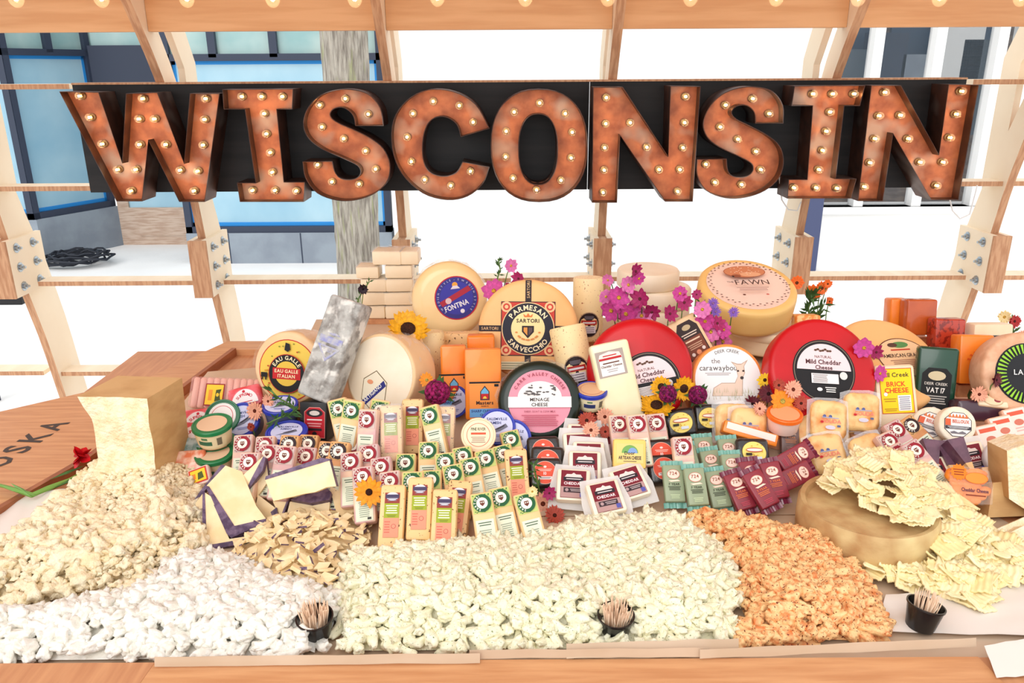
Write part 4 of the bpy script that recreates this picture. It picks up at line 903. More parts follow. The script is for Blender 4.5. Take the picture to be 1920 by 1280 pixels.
for cx, cy, ro in [(1161, 795, -4), (1196, 797, -6), (1231, 793, -6)]:
    put(copyset(pr_r, ur, LR3, GR3), cx, cy, 2*FZ_L, 0, 36, ro, 0)
LR4 = 'red-labelled cheese wedge lying slanted beside the puffy golden bread cheese'; GR4 = 'red-labelled wedges beside the bread cheese'
for cx, cy, ro in [(1682, 806, -26), (1668, 828, -24), (1686, 850, -26), (1718, 846, -28)]:
    put(copyset(pr_r, ur, LR4, GR4), cx, cy, 2*FZ_L, 0, 46, ro)
put(copyset(pr_r, ur, 'red-labelled cheese wedge mostly hidden behind the pale green foil bars', None), 1281, 838, 2*FZ_L, 0, 34, -3)
LD = 'cheese wedge with a black round crest label beside the blue-lidded tub'; GD = 'black-crested wedges'
for cx, cy, ro in [(541, 834, 2), (577, 832, 3), (613, 846, 4), (634, 848, 4), (626, 874, 2)]:
    put(copyset(pr_d, ud, LD, GD), cx, cy, 2*FZ_L, RN.uniform(-4, 4), 44, ro)
put(copyset(pr_d, ud, 'dark-labelled cheese wedge lying beside the red-labelled ones by the octagon-labelled rounds', None), 1709, 798, 2*FZ_L, 0, 46, -32)
put(copyset(pr_g, ug, 'green-labelled cheese wedge standing tall beside the black and red box', None), 634, 766, 2*FZ_L, 0, 26, -14, .03)
put(copyset(pr_g, ug, 'green-labelled cheese wedge tucked behind the one beside the black and red box', None), 659, 770, 2*FZ_L, -6, 20, 8, .03)
put(copyset(pr_g, ug, 'green-labelled cheese wedge leaning before the six-sided label', None), 711, 768, 2*FZ_L, 10, 24, 14, .03)
put(copyset(pr_g, ug, 'green-labelled cheese wedge peeping out beside the shiny wrapped caraway wedge', None), 806, 780, 2*FZ_L, -10, 26, -18, .02)
LG = 'green-labelled cheese wedge in the slanted ranks between the caraway wedges'; GG = 'ranks of green-labelled wedges'
for cx, cy, ro in [(760, 868, 0), (803, 846, -2), (773, 905, -1), (808, 900, -2), (835, 868, -6), (868, 856, -10), (850, 890, -10), (882, 877, -11), (911, 861, -13), (944, 851, -14), (958, 824, -14), (904, 944, -9), (939, 933, -12), (987, 944, -14)]:
    put(copyset(pr_g, ug, LG, GG), cx, cy, 2*FZ_L, 0, 46, ro)
# --- caraway wedges
KW, KH, KD = .05, .128, .032
def caraway():
    t = thing('caraway_wedge', '', 'cheese'); MB().rbox(-KW/2, KW/2, 0, KD, 0, KH, .006, 2).build('body', M_PEP2, t, True, 45)
    l = Lab(); a = KW*.3
    l.rect(-a, -KH*.36, a, KH*.34, (150, 60, 50)).ell(0, KH*.28, a*.85, a*.55, (236, 232, 236), 18).rect(-a*.9, KH*.25, a*.9, KH*.31, (70, 60, 90)).lines(-a*.7, a*.7, KH*.2, KH*.25, 2, (140, 130, 150))
    l.rect(-a, -KH*.06, a, KH*.17, (158, 168, 44)).lines(-a*.8, a*.8, KH*.0, KH*.15, 4, (240, 240, 210)).lines(-a*.6, a*.6, -KH*.05, -KH*.01, 2, (110, 120, 30)).rect(-a, -KH*.36, a, -KH*.06, (236, 150, 120)).lines(-a*.9, -a*.1, -KH*.3, -KH*.1, 5, (210, 110, 90)).ell(a*.35, -KH*.19, a*.32, a*.32, (190, 90, 80), 14).ell(a*.35, -KH*.19, a*.25, a*.25, (236, 150, 120), 14)
    l.build(t, Tr(0, -.0007, KH*.52)); return t
pk = caraway(); uk = []
for cx, cy, ro, ti, li, lab in [(734, 966, 0, 44, 0, 0), (786, 952, 0, 44, 0, 0), (832, 975, 1, 44, 0, 0), (857, 955, 4, 44, .0, 1), (733, 812, -2, 28, .025, 2), (773, 798, 0, 24, .03, 3), (832, 812, 2, 28, .02, 4), (970, 893, -3, 40, 0, 5)]:
    L_ = ['caraway-flecked wedge standing in the front rank just behind the herbed curds', 'caraway-flecked wedge half hidden behind the front rank of caraway wedges', 'caraway-flecked wedge in creased film beside the mauve-sided wedge', 'caraway-flecked wedge with a dark crumpled wrapper top behind the others', 'caraway-flecked wedge in very shiny film near the magenta flowers', 'caraway-flecked wedge standing among the green-labelled ranks by the dark discs'][lab]
    o = put(copyset(pk, uk, L_, 'front rank of caraway wedges' if lab == 0 else None), cx, cy, KH*1.02, RN.uniform(-4, 4) if lab else 0, ti, ro, li)
    if lab == 0: o['group'] = 'front rank of caraway wedges'
    elif 'group' in o: del o['group']
    if lab in (2, 4):
        f_ = MB().rbox(-KW/2-.0015, KW/2+.0015, -.0025, KD+.0015, -.001, KH+.004, .006, 2); f_.build('plastic_wrap', M_FILM, o, True)
# --- white vacuum-packed cheddar squares
CW, CH, CD = .074, .076, .024
M_CHW = mat('white_cheddar', (250, 238, 214), .35, .5, c2=(246, 230, 202), scale=10, coat=.3)
M_VAC = mat('milky_vacuum_film', (244, 240, 236), .25, .5, alpha=.55)
def cheddar():
    t = thing('cheddar_pack', '', 'cheese'); MB().rbox(-CW/2, CW/2, 0, CD, 0, CH, .007, 2).build('body', M_CHW, t, True, 45)
    rr = random.Random(5); mb = MB()
    out = [(-CW*.72, -.012), (CW*.66, -.016), (CW*.74, CH*.4), (CW*.6, CH+.012), (-CW*.56, CH+.016), (-CW*.7, CH*.5)]
    mb.prism(out, CD*.75, CD*.75+.0012); mb.build('film_flange', M_VAC, t)
    l = Lab(); a, b = CW*.37, CH*.42; mr = (126, 30, 44)
    l.rect(-a, -b, a, b, mr).rect(-a*.97, -b*.97, a*.97, -b*.2, (190, 150, 146)).poly([(-a*.75, b*.45), (a*.75, b*.45), (a*.55, b*.72), (a*.18, b*.72), (0, b*.84), (-a*.18, b*.72), (-a*.55, b*.72)], (232, 214, 206)).rect(-a*.8, b*.22, a*.8, b*.5, (44, 36, 42)).lines(-a*.6, a*.6, b*.3, b*.44, 1, (220, 210, 210))
    l.rect(-a, -b*.16, a, b*.2, mr).text('CHEDDAR', 0, -b*.06, b*.2, (250, 236, 236), True, a*1.5).rect(-a*.75, -b*.62, a*.75, -b*.28, (60, 44, 50)).ell(-a*.5, -b*.45, a*.14, a*.14, (180, 150, 150), 10).lines(-a*.25, a*.65, -b*.56, -b*.34, 2, (200, 180, 180)).rect(a*.55, -b*.92, a*.9, -b*.62, (90, 90, 170))
    l.build(t, Tr(0, -.0007, CH*.5)); return t
pc = cheddar(); uc = []
for cx, cy, ya, ti, ro, li, lab in [(1075, 908, -4, 52, 2, 0, 0), (1137, 932, 4, 54, -10, 0, 1), (1182, 904, 6, 54, -14, 0, 2), (1097, 876, 0, 40, 2, .0, 3), (1104, 858, 0, 38, 2, .004, 3), (1086, 840, 0, 38, -2, .006, 3), (1093, 824, 0, 34, 2, .01, 3), (1160, 826, 0, 34, -4, .0, 4), (1755, 888, 6, 46, -8, 0, 5), (1822, 860, 0, 34, -10, .0, 6)]:
    L_ = ['white cheddar square facing forward beside the dark discs, clear of the others', 'white cheddar square lying foremost, closest to the herbed curds', 'white cheddar square with a wide film flap beside the pale green foil bars', 'white cheddar square in the shingled file behind the front ones', 'white cheddar square standing behind the yellow artisan pack', 'white cheddar square between the shaved slices and the orange curd bag', 'white cheddar square standing behind the orange curd bag'][lab]
    o = put(copyset(pc, uc, L_, None), cx, cy, CH, ya, ti, ro, li, riser=False)
    if lab == 3: o['group'] = 'shingled white cheddar squares'
    elif 'group' in o: del o['group']
# --- yellow artisan pack and pale block below it
l = Lab(); a = .03
l.rect(-a, -a*.7, a, a*.75, (246, 208, 130)).ell(0, a*.05, a*.62, a*.6, (120, 170, 90), 20, 0, 180).ell(a*.2, a*.05, a*.36, a*.4, (130, 160, 210), 16, 0, 180).text('Door', 0, -a*.06, a*.24, (40, 50, 60), True).text('ARTISAN CHEESE', 0, -a*.42, a*.26, (40, 50, 60), True, a*1.7).lines(-a*.5, a*.5, -a*.62, -a*.5, 1, (120, 110, 80))
put(block('cheese_pack', 'yellow cheese square with an arched green and blue artisan label', 'cheese', .074, .066, .02, mat('yellow_cheese', (248, 206, 110), .4), l), 1181, 851, .066, 0, 30, 2, .03)
l = Lab(); l.rect(-.018, -.012, .018, .016, (246, 220, 160)).ell(0, 0, .012, .008, (130, 170, 120), 14)
put(block('cheese_pack', 'pale cheese square lying below the yellow artisan pack', 'cheese', .062, .05, .02, M_CHW, l), 1190, 876, .05, 4, 40, 6, .012)
# --- black packs, round labels
def blackpack(lc, lx, yellow):
    t = thing('waxed_pack', '', 'cheese'); w_, h = .076, .07
    MB().rbox(-w_/2, w_/2, 0, .024, 0, h, .01, 3).build('body', mat('black_wax', (30, 25, 25), .28, .6, c2=(40, 34, 32), scale=20, bump=.25, bscale=50, coat=.3), t, True, 60)
    l = Lab(); r = .026
    l.ell(0, 0, r*(1.1 if yellow else 1), r, lx, 30).ell(0, 0, r*(1.06 if yellow else .96), r*.96, lc, 30)
    if yellow:
        rr = random.Random(2)
        for i in range(16): l.ell(rr.uniform(-.8, .8)*r, rr.uniform(-.7, .7)*r, r*.07, r*.05, (214, 170, 50), 6)
        l.ell(0, r*.2, r*.75, r*.2, (200, 60, 50), 18).ell(0, r*.2, r*.7, r*.13, (250, 236, 220), 18).rect(-r*.8, -r*.3, -r*.25, -r*.08, (50, 44, 30)).rect(-r*.1, -r*.66, r*.6, -r*.4, (220, 226, 236))
    else:
        l.ell(0, r*.5, r*.14, r*.1, (250, 230, 220), 10).lines(-r*.6, r*.6, r*.1, r*.34, 2, (255, 214, 200)).text('10', 0, -r*.2, r*.26, (250, 236, 230), True).rect(-r*.6, -r*.6, r*.6, -r*.34, (246, 236, 232)).lines(-r*.5, r*.5, -r*.56, -r*.38, 2, (80, 70, 70))
    l.build(t, Tr(0, -.0007, h*.5)); return t
po = blackpack((236, 92, 66), (250, 200, 180), False); py_ = blackpack((248, 222, 120), (120, 90, 30), True); uo, uy = [], []
for cx, cy, ro, lab in [(1022, 886, 0, 0), (1027, 864, 2, 0), (1019, 844, -2, 0), (1246, 878, -4, 1), (1241, 850, -2, 1), (1226, 822, 0, 1)]:
    put(copyset(po, uo, ['black waxed pack with an orange round label, filed beside the herb flowers', 'black waxed pack with an orange round label, filed before the foil bars'][lab], ['orange-labelled black packs by the flowers', 'orange-labelled black packs by the foil bars'][lab]), cx, cy, .07, 0, 40, ro)
for cx, cy, ya, ti, ro, li, lab in [(1277, 792, -4, 32, -10, .012, 'black waxed pack whose yellow oval label sits upright, beside the red-labelled wedges'), (1331, 783, 0, 28, 0, .012, 'black waxed pack with a wide yellow label below the deer-label wheel'), (1414, 848, 6, 40, 4, .03, 'crinkled black pack with a pale yellow round label above the maroon bars')]:
    o = put(copyset(py_, uy, lab, None), cx, cy, .07, ya, ti, ro, li, riser=False)
def oval_pack():
    t = thing('waxed_pack', 'black waxed pack with a small blue and white oval label, under the red wheel', 'cheese'); MB().rbox(-.045, .045, 0, .02, 0, .055, .006, 2).build('body', MATS['black_wax'], t, True, 60)
    l = Lab(); l.ell(0, 0, .03, .018, (60, 60, 70), 24).ell(0, 0, .028, .0165, (226, 230, 240), 24).rect(-.022, -.003, .022, .006, (70, 90, 150)).lines(-.018, .018, -.01, -.004, 1, (90, 100, 150)); l.build(t, Tr(0, -.0007, .026)); return t
put(oval_pack(), 1519, 772, .055, 0, 30, 4)
# --- foil bars
BW, BH, BD = .044, .082, .017
def foilbar(c, ce, ci, name):
    t = thing('foil_bar', '', 'cheese'); m = mat(name, c, .4, .5, coat=.2); me = mat(name+'_crimp', ce, .25, .6, coat=.4)
    MB().rbox(-BW/2, BW/2, 0, BD, 0, BH, .003, 2).build('body', m, t, True, 45)
    for z0, z1 in ((BH, BH+.012), (-.012, 0)):
        mb = MB(); n_ = 14; vs = []
        for z in (z0, z1):
            for i in range(n_+1): vs.append((-BW*.56+BW*1.12*i/n_, BD*.6+.0022*math.sin(i*1.7), z))
        vs += [(x, y+.001, z) for x, y, z in vs]; K = 2*(n_+1)
        fs = []
        for i in range(n_): q = (i, i+1, n_+2+i, n_+1+i); fs += [q, tuple(K+k for k in q[::-1])]
        mb.add(vs, fs).build('crimped_end', me, t)
    l = Lab(); a = BW*.4
    l.ell(0, BH*.24, a*.8, a*.62, (200, 110, 90), 22).ell(0, BH*.24, a*.74, a*.56, (248, 214, 196), 22).text('724', 0, BH*.22, a*.42, (150, 80, 60), True, a*1.0).poly([(-a*.7, BH*.07), (a*.5, BH*.09), (a*.8, BH*.05), (-a*.4, BH*.03)], (250, 220, 196))
    l.text('7 YEAR', 0, -BH*.06, BH*.06, ci, True, a*1.4).lines(-a*.8, a*.8, -BH*.2, -BH*.08, 3, ci).lines(-a*.6, a*.6, -BH*.42, -BH*.3, 3, tuple(min(255, int(v*1.25)+20) for v in c))
    l.build(t, Tr(0, -.0007, BH*.5)); return t
pg = foilbar((148, 160, 126), (120, 176, 160), (60, 66, 50), 'sage_foil'); pm = foilbar((142, 40, 54), (120, 36, 62), (226, 120, 70), 'maroon_foil'); pb2 = foilbar((112, 84, 78), (90, 96, 110), (200, 130, 90), 'umber_foil'); uG, uM = [], []
for cx, cy, ro, li in [(1264, 906, 0, 0), (1306, 912, -3, 0), (1347, 916, -7, 0), (1293, 868, -8, .016), (1337, 876, -8, 0), (1375, 884, -2, 0), (1323, 850, -4, 0), (1369, 854, -3, 0)]:
    fr = cy > 900
    put(copyset(pg, uG, 'sage green foil bar in the front trio by the orange curds' if fr else 'sage green foil bar standing behind the front trio', 'front sage foil bars' if fr else 'rear sage foil bars'), cx, cy, BH, 0, 44, ro, li)
for cx, cy, ya, ti, ro, li, lab in [(1388, 920, 0, 46, -16, 0, 'maroon foil bar leaning beside the last sage green bar'), (1428, 916, 0, 46, -24, .0, 'maroon foil bar slanted over its neighbour, nearest the big rind wheel'), (1411, 898, 0, 42, -6, .0, 'maroon foil bar peeping up behind the two front maroon ones'), (1453, 900, 0, 44, -10, .0, 'maroon foil bar standing behind the slanted one'), (1492, 856, 0, 40, 62, .03, 'maroon foil bar lying sideways on top of the maroon heap'), (1492, 892, 0, 40, 66, .0, 'maroon foil bar lying crosswise under the topmost maroon bar')]:
    o = put(copyset(pm, uM, lab, None), cx, cy, BH, ya, ti, ro, li, riser=False)
put(tag(pb2, 'brown-grey foil bar standing beside the orange tub'), 1482, 818, BH, 0, 34, 4, .01)
# --- long orange block in film
t = block('cheddar_stick', 'long orange cheddar stick with a white top label, lying by the orange tub', 'cheese', .13, .03, .035, M_ORANGE, None, r=.005)
l = Lab(); l.rect(-.058, -.008, .058, .008, (244, 226, 214)); l.build(t, Tr(0, -.0007, .0185)); put(t, 1408, 812, .03, 0, 34, 17, .008)
# --- puffy bread cheese in clear packs
M_BREAD = mat('toasted_bread_cheese', (248, 206, 140), .45, .4, c2=(230, 150, 76), scale=26, lo=.48, hi=.72, bump=.3, bscale=28, rnd=1, coat=.3)
def bread():
    t = thing('bread_cheese', '', 'cheese'); bm = bmesh.new(); bmesh.ops.create_cube(bm, size=1); bmesh.ops.subdivide_edges(bm, edges=bm.edges[:], cuts=7, use_grid_fill=True)
    for v in bm.verts:
        x, y, z = v.co*2; k = (1-.12*x*x*z*z); r = (abs(x)**5+abs(z)**5)**.2; f = max(abs(x), abs(z)); s = f/r if r > 0 else 1
        q = noise.noise(Vector((x*2, y*2, z*2)))*.004
        v.co = Vector((x*s*.042+q, (y*(.5-.18*(f**3))+.5)*.026+q*.6, (z*s+1)*.045+q))
    MB().bm(bm).build('body', M_BREAD, t, True)
    f_ = MB().prism([(-.05, -.004), (.05, -.003), (.051, .04), (.047, .094), (.02, .1), (-.03, .097), (-.05, .09)], .014, .0147); f_.build('film_seal', M_FILM, t)
    l = Lab(); 
    l.ell(-.014, .006, .004, .004, (90, 100, 150), 12).ell(.0, .006, .004, .004, (90, 100, 150), 12).rect(-.02, .002, .02, .004, (170, 170, 200)).text('GOUDA', .002, -.009, .009, (236, 130, 110), True).ell(-.02, -.008, .004, .003, RED, 10).ell(.0, -.02, .012, .005, (214, 206, 220), 14).rect(.016, -.018, .024, -.013, (90, 100, 140))
    l.build(t, Tr(0, -.0035, .046)); return t
pbq = bread(); ub = []
for cx, cy, ya, ti, ro, li, lab in [(1553, 848, 0, 40, -8, 0, 'puffy toasted bread cheese standing closest to the maroon foil bars'), (1636, 848, 0, 44, -20, 0, 'puffy toasted bread cheese slanting down towards the shaved slices'), (1604, 797, 0, 36, -10, .0, 'puffy toasted bread cheese in the middle of the heap, above the other two'), (1618, 772, 0, 26, 4, .035, 'puffy toasted bread cheese at the top of the heap below the red wheel'), (1556, 786, 0, 30, 6, .03, 'small-looking toasted bread cheese tucked behind beside the oval-label pack'), (1528, 812, 0, 36, -40, .0, 'toasted bread cheese leaning sideways behind the brown-grey bar'), (1406, 800, 0, 28, 4, .0, 'toasted bread cheese half hidden behind the long orange stick'), (1376, 792, 0, 22, 0, .0, 'toasted bread cheese at the back beside the deer-label wheel')]:
    put(copyset(pbq, ub, lab, None), cx, cy, .092, ya, ti, ro, li)
# --- octagon-labelled white rounds
def belloux(label):
    D = .086; l = Lab(); r = D*.36; oc = [(r*math.cos(rad(22.5+45*i))*1.08, r*math.sin(rad(22.5+45*i))) for i in range(8)]
    l.poly(oc, (60, 56, 62)).poly([(x*.95, y*.95) for x, y in oc], (246, 242, 238))
    for i in range(6): x = -r*.6+i*r*.24; l.poly([(x-r*.14, r*.5), (x+r*.14, r*.5), (x, r*.82)], (214, 120, 70))
    l.rect(-r*.95, -r*.1, -r*.55, r*.4, (222, 100, 60)).text('BELLOUX', r*.2, r*.12, r*.26, (206, 96, 66), True, r*1.25).rect(-r*.95, -r*.36, r*.95, -r*.12, (60, 58, 66)).lines(-r*.8, r*.8, -r*.33, -r*.15, 2, (220, 220, 220)).poly([(-r*.6, -r*.6), (-r*.3, -r*.5), (0, -r*.62), (r*.3, -r*.48), (r*.6, -r*.62), (r*.5, -r*.7), (-r*.5, -r*.7)], (120, 116, 124))
    return wheel('cheese_round', label, 'cheese', D, .03, mat('white_bloom_rind', (244, 232, 212), .6, c2=(236, 218, 190), scale=26, bump=.2, bscale=50), l)
put(belloux('white bloomy round whose octagon label is fully visible, atop the purple wedges'), 1796, 796, .086, -4, 28, 4, .03)
put(belloux('white bloomy round partly covered by the fully visible octagon-labelled one'), 1746, 796, .086, -24, 26, 12, .012)
# purple-brown wrapped wedges beneath them
M_PURP = mat('purple_wrapped_rind', (112, 74, 92), .35, .5, c2=(90, 56, 74), scale=30, coat=.3)
for i, (cx, cy, ro) in enumerate([(1750, 846, 8), (1777, 848, -2), (1804, 844, -12)]):
    t = thing('cheese_wedge', 'purple-rinded triangular wedge under the octagon-labelled rounds', 'cheese', 'purple triangular wedges under the rounds')
    MB().prism([(-.02, .06), (.02, .06), (.008, 0), (-.008, 0)], 0, .05).build('rind', M_PURP, t); MB().prism([(-.0078, 0), (.0078, 0), (.005, -.016), (-.005, -.016)], 0, .05).build('paste', M_WED, t)
    put(t, cx, cy, .06, 0, 50, ro, .004)
t = block('cheese_slab', 'dark plum waxed cheese slab behind the octagon-labelled rounds', 'cheese', .13, .055, .06, mat('plum_wax', (70, 40, 56), .3, .5, coat=.3), None, r=.012); put(t, 1846, 770, .055, -4, 20, 0, .005)
l = Lab(); l.ell(0, 0, .024, .016, (200, 170, 130), 20).ell(0, 0, .022, .014, (236, 214, 176), 20).ell(.01, 0, .008, .006, (150, 60, 70), 12)
put(block('cheese_pack', 'flat pack with a small oval label lying on the plum slab', 'cheese', .07, .034, .012, M_PALE, l, r=.004), 1862, 750, .034, -6, 52, 6, .06, riser=False)
l = Lab(); l.rect(-.03, -.012, .034, .012, (240, 206, 160)).ell(0, -.002, .03, .008, (120, 160, 60), 18).text('ORGANIC', 0, -.004, .005, WHITE, True, .04)
put(block('cheese_pack', 'flat pack with a green oval label before the green-spoked wheel', 'cheese', .08, .03, .014, mat('peach_film', (246, 206, 164), .35), l, r=.004), 1888, 735, .03, -4, 40, 3, .06, riser=False)
# --- pink packs at the right
def pinkpack(label):
    l = Lab(); l.rect(-.026, -.032, .026, .032, (250, 224, 212)).rect(-.02, .016, .02, .026, (222, 96, 70)).ell(.0, -.002, .012, .008, (206, 120, 100), 14).lines(-.02, .02, -.026, -.012, 2, (226, 180, 170))
    return block('salmon_pack', label, 'cheese', .058, .072, .02, mat('salmon_film', (248, 196, 164), .3, .5, coat=.3), l, r=.005)
for cx, cy, lab in [(1858, 822, 'pink cheese pack closest to the octagon-labelled rounds'), (1884, 806, 'pink cheese pack between two alike ones'), (1910, 790, 'pink cheese pack furthest up beside the plum slab')]:
    put(pinkpack(lab), cx, cy, .072, -4, 40, -14)
l = Lab(); l.ell(0, 0, .034, .034, (240, 238, 240), 30).ell(.01, .006, .022, .02, (120, 190, 140), 22).text('ORGANIC', .008, .003, .007, WHITE, True, .034).rect(-.02, .018, .02, .026, (236, 120, 130))
put(wheel('cheese_round', 'white round pack with a green organic patch beside the tall cut wedge', 'cheese', .085, .02, mat('white_film', (240, 238, 240), .3), l), 1884, 860, .085, -6, 34, 0, .0)
l = Lab(); l.ell(0, 0, .024, .011, (110, 150, 70), 20).text('ORGANIC', 0, -.003, .006, WHITE, True, .034)
put(block('cheese_pack', 'flat peach pack with a green oval, wedged before the white round pack', 'cheese', .07, .03, .014, MATS['peach_film'], l, r=.004), 1874, 886, .03, -8, 40, -6, .03, riser=False)
# --- bag of orange curds (its cartoon left off)
def curdbag():
    t = thing('curd_bag', 'clear bag of orange cheddar curds with a printed burst', 'cheese'); mb = MB(); rr = random.Random(11)
    W, H = .085, .082
    out = [(-W*.46, .0), (W*.5, .004), (W*.54, H*.5), (W*.46, H*.92), (-W*.3, H), (-W*.44, H*.94), (-W*.54, H*.45)]
    for k in range(60):
        x, z = rr.uniform(-.42, .42)*W, rr.uniform(.1, .86)*H
        bm = bmesh.new(); bmesh.ops.create_icosphere(bm, subdivisions=2, radius=1)
        r = rr.uniform(.008, .012)
        for v in bm.verts: v.co = Vector((x+v.co.x*r*1.3, .012+v.co.y*r*.8+rr.uniform(-.0003, .0003), z+v.co.z*r))
        mb.bm(bm)
    c_ = mb.build('curds', mat('orange_curd', (250, 150, 54), .4, c2=(244, 130, 36), scale=20), t, True); c_['kind'] = 'stuff'
    MB().prism(out, -.0006, .026).build('bag', mat('bag_film', (255, 236, 220), .12, .6, alpha=.16), t)
    l = Lab(); l.star(-.024, .026, .015, .0185, 14, (240, 130, 30)).lines(-.036, -.012, .018, .034, 3, (150, 60, 20)).text('Cheddar Cheese', .008, -.014, .008, (60, 40, 80), True, .056).lines(-.012, .03, -.024, -.018, 1, (140, 60, 40)).ell(.012, .016, .024, .012, (240, 120, 30), 20).ell(.012, .016, .0225, .011, (250, 150, 60), 20)
    l.build(t, Tr(0, -.0013, H*.5)); return t
cb_ = curdbag(); put(cb_, 1820, 910, .082, -4, 34, 4, .014, body=cb_.children[1], riser=False)
# --- tubs: round cup with a lid, lid face forward in local space
def tub(label, lidc, cupc, lab, D=.088, H=.05, group=None, side=None):
    t = thing('cheese_tub', label, 'tub', group); R_ = D/2
    MB().lathe([(R_*.8, 0), (R_*.83, .003), (R_*.93, H-.008), (R_*.93, H-.004)], 40, Tr(0, 0, R_) @ RXF @ Tr(0, 0, -H)).build('cup', mat('tub_%02x%02x%02x' % cupc, cupc, .35), t, True, 40)
    MB().lathe([(R_*.96, 0), (R_, .001), (R_, .009), (R_*.97, .0105), (R_*.9, .0105), (R_*.88, .009), (0.001, .009)], 40, Tr(0, 0, R_) @ RXF @ Tr(0, 0, -.0105)).build('lid', mat('lid_%02x%02x%02x' % lidc, lidc, .3, .5), t, True, 30)
    if lab: lab.build(t, Tr(0, .0008, R_))
    if side:
        mb = MB(); k = 16
        for a0, a1, z0, z1, mi, off in ((-60, 60, .006, H-.012, 0, .0006), (-34, 12, .013, .024, 1, .001), (28, 44, .012, H-.018, 2, .001), (-20, 0, .028, H-.016, 3, .001)):
            vs = []
            for z in (z0, z1):
                rz = R_*(.83+.1*(z-.003)/(H-.011))+off
                for i in range(k+1): a = rad(-90+a0+(a1-a0)*i/k); vs.append((rz*math.cos(a), rz*math.sin(a), z))
            mb.add(vs, [(i, i+1, k+2+i, k+1+i) for i in range(k)], Tr(0, 0, R_) @ RXF @ Tr(0, 0, -H), mi)
        mb.build('wrap_label', [flat(q) for q in side], t)
    return t
def lid_plain(c, c2, txt=None, tc=(90, 60, 50)):
    l = Lab(); r = .034; l.ell(0, 0, r, r, c, 32)
    if c2: l.ell(0, 0, r*.8, r*.8, c2, 28).ell(0, 0, r*.76, r*.76, c, 28)
    if txt: l.text(txt, 0, r*.3, r*.2, (60, 90, 60), True, r*1.0).rect(-r*.5, r*.02, r*.5, r*.16, tc).lines(-r*.5, r*.5, -r*.55, -r*.1, 4, (170, 140, 120))
    return l
def lid_blue():
    l = Lab(); r = .037; l.ell(0, 0, r, r, (206, 210, 240), 32).text('SALEMVILLE', 0, r*.42, r*.17, (50, 56, 110), True, r*1.4).text('AMISH', -r*.1, r*.16, r*.18, (50, 60, 120), True, r*.9).poly([(-r*.6, -r*.5), (r*.55, r*.2), (r*.7, -r*.02), (r*.2, -r*.3)], (110, 112, 130)).poly([(-r*.2, -r*.2), (r*.5, r*.14), (r*.45, -.0), (r*.05, -r*.2)], (60, 56, 66)).lines(-r*.3, r*.5, -r*.7, -r*.5, 2, (120, 130, 190)); return l
GREEN = (30, 124, 72); BLUE = (40, 58, 176); TUBC = (238, 216, 170)
SG = [(240, 220, 176), (60, 110, 80), (120, 110, 90), (90, 130, 90)]; SB = [(244, 230, 190), (50, 60, 110), (120, 110, 90), (90, 130, 90)]
def stand(t, cx, cy, lift=0, D=.088): put(t, cx, cy, D, 0, 82, 0, lift, body=t.children[0], riser=False)
for cx, cy, li, lab in [(404, 826, .0, 'green-lidded cheese tub in the middle, under the upper green-lidded tub'), (397, 793, .051, 'green-lidded cheese tub on top of the other one'), (402, 847, .0, 'green-lidded cheese tub standing before the stacked pair')]:
    stand(tub(lab, GREEN, TUBC, lid_plain((232, 196, 160), None, None) if True else None, D=.092, H=.05, side=SG), cx, cy, li, .092)
put(tub('blue-lidded tub on its edge with its pale label facing out, beside the green tubs', BLUE, (60, 70, 120), lid_blue(), D=.092), 452, 787, .092, -10, 40, -14, .0)
stand(tub('blue-lidded tub tipped behind the orange daisy sprig', BLUE, (90, 96, 130), lid_blue()), 525, 757, .045)
stand(tub('blue-lidded clear tub standing before the black and red box', BLUE, (150, 150, 150), lid_blue(), D=.1, H=.045), 537, 808, .0, .1)
stand(tub('lower blue-lidded tub of the pair beside the dark green wheel', BLUE, TUBC, lid_plain((226, 190, 150), None), side=SB, D=.082, H=.045), 1113, 764, .012, .082)
stand(tub('upper blue-lidded tub of the pair beside the dark green wheel', BLUE, TUBC, lid_plain((226, 180, 140), (200, 120, 90)), side=SB, D=.08, H=.048), 1109, 729, .059, .08)
put(tub('blue lid facing out beside the tall orange cheddar, behind the magenta blooms', BLUE, TUBC, lid_blue()), 848, 752, .088, -8, 20, 0, .0)
put(tub('rearmost of three overlapping blue lids before the dark green wheel', BLUE, TUBC, lid_blue()), 966, 792, .088, 0, 34, 10, .0)
put(tub('middle of three overlapping blue lids before the dark green wheel', BLUE, TUBC, lid_blue()), 932, 800, .088, 0, 38, 0, .0)
put(tub('largest-showing blue lid, behind the topmost green-labelled wedge', BLUE, TUBC, lid_blue(), D=.09), 961, 820, .09, 0, 38, 10, .0)
put(tub('peach round tub with a printed lid before the three blue lids', (246, 216, 176), TUBC, lid_plain((250, 224, 190), (206, 110, 80), 'PINE RIVER', (214, 90, 60)), D=.08), 897, 815, .08, 0, 34, 0, .05)
ORG = (250, 116, 36)
stand(tub('lower orange-lidded tub under the orange flowers', ORG, (244, 180, 150), lid_plain((250, 170, 120), None), D=.084, H=.045), 1462, 800, .0, .084)
stand(tub('upper orange-lidded tub directly beneath the orange flowers', ORG, (246, 214, 200), lid_plain((250, 170, 120), None), D=.084, H=.045), 1472, 774, .046, .084)
put(tub('green-rimmed round pack behind the upper green tub', (36, 110, 70), TUBC, lid_plain((244, 240, 236), (206, 60, 70), None)), 416, 780, .088, 0, 40, -16, .01)
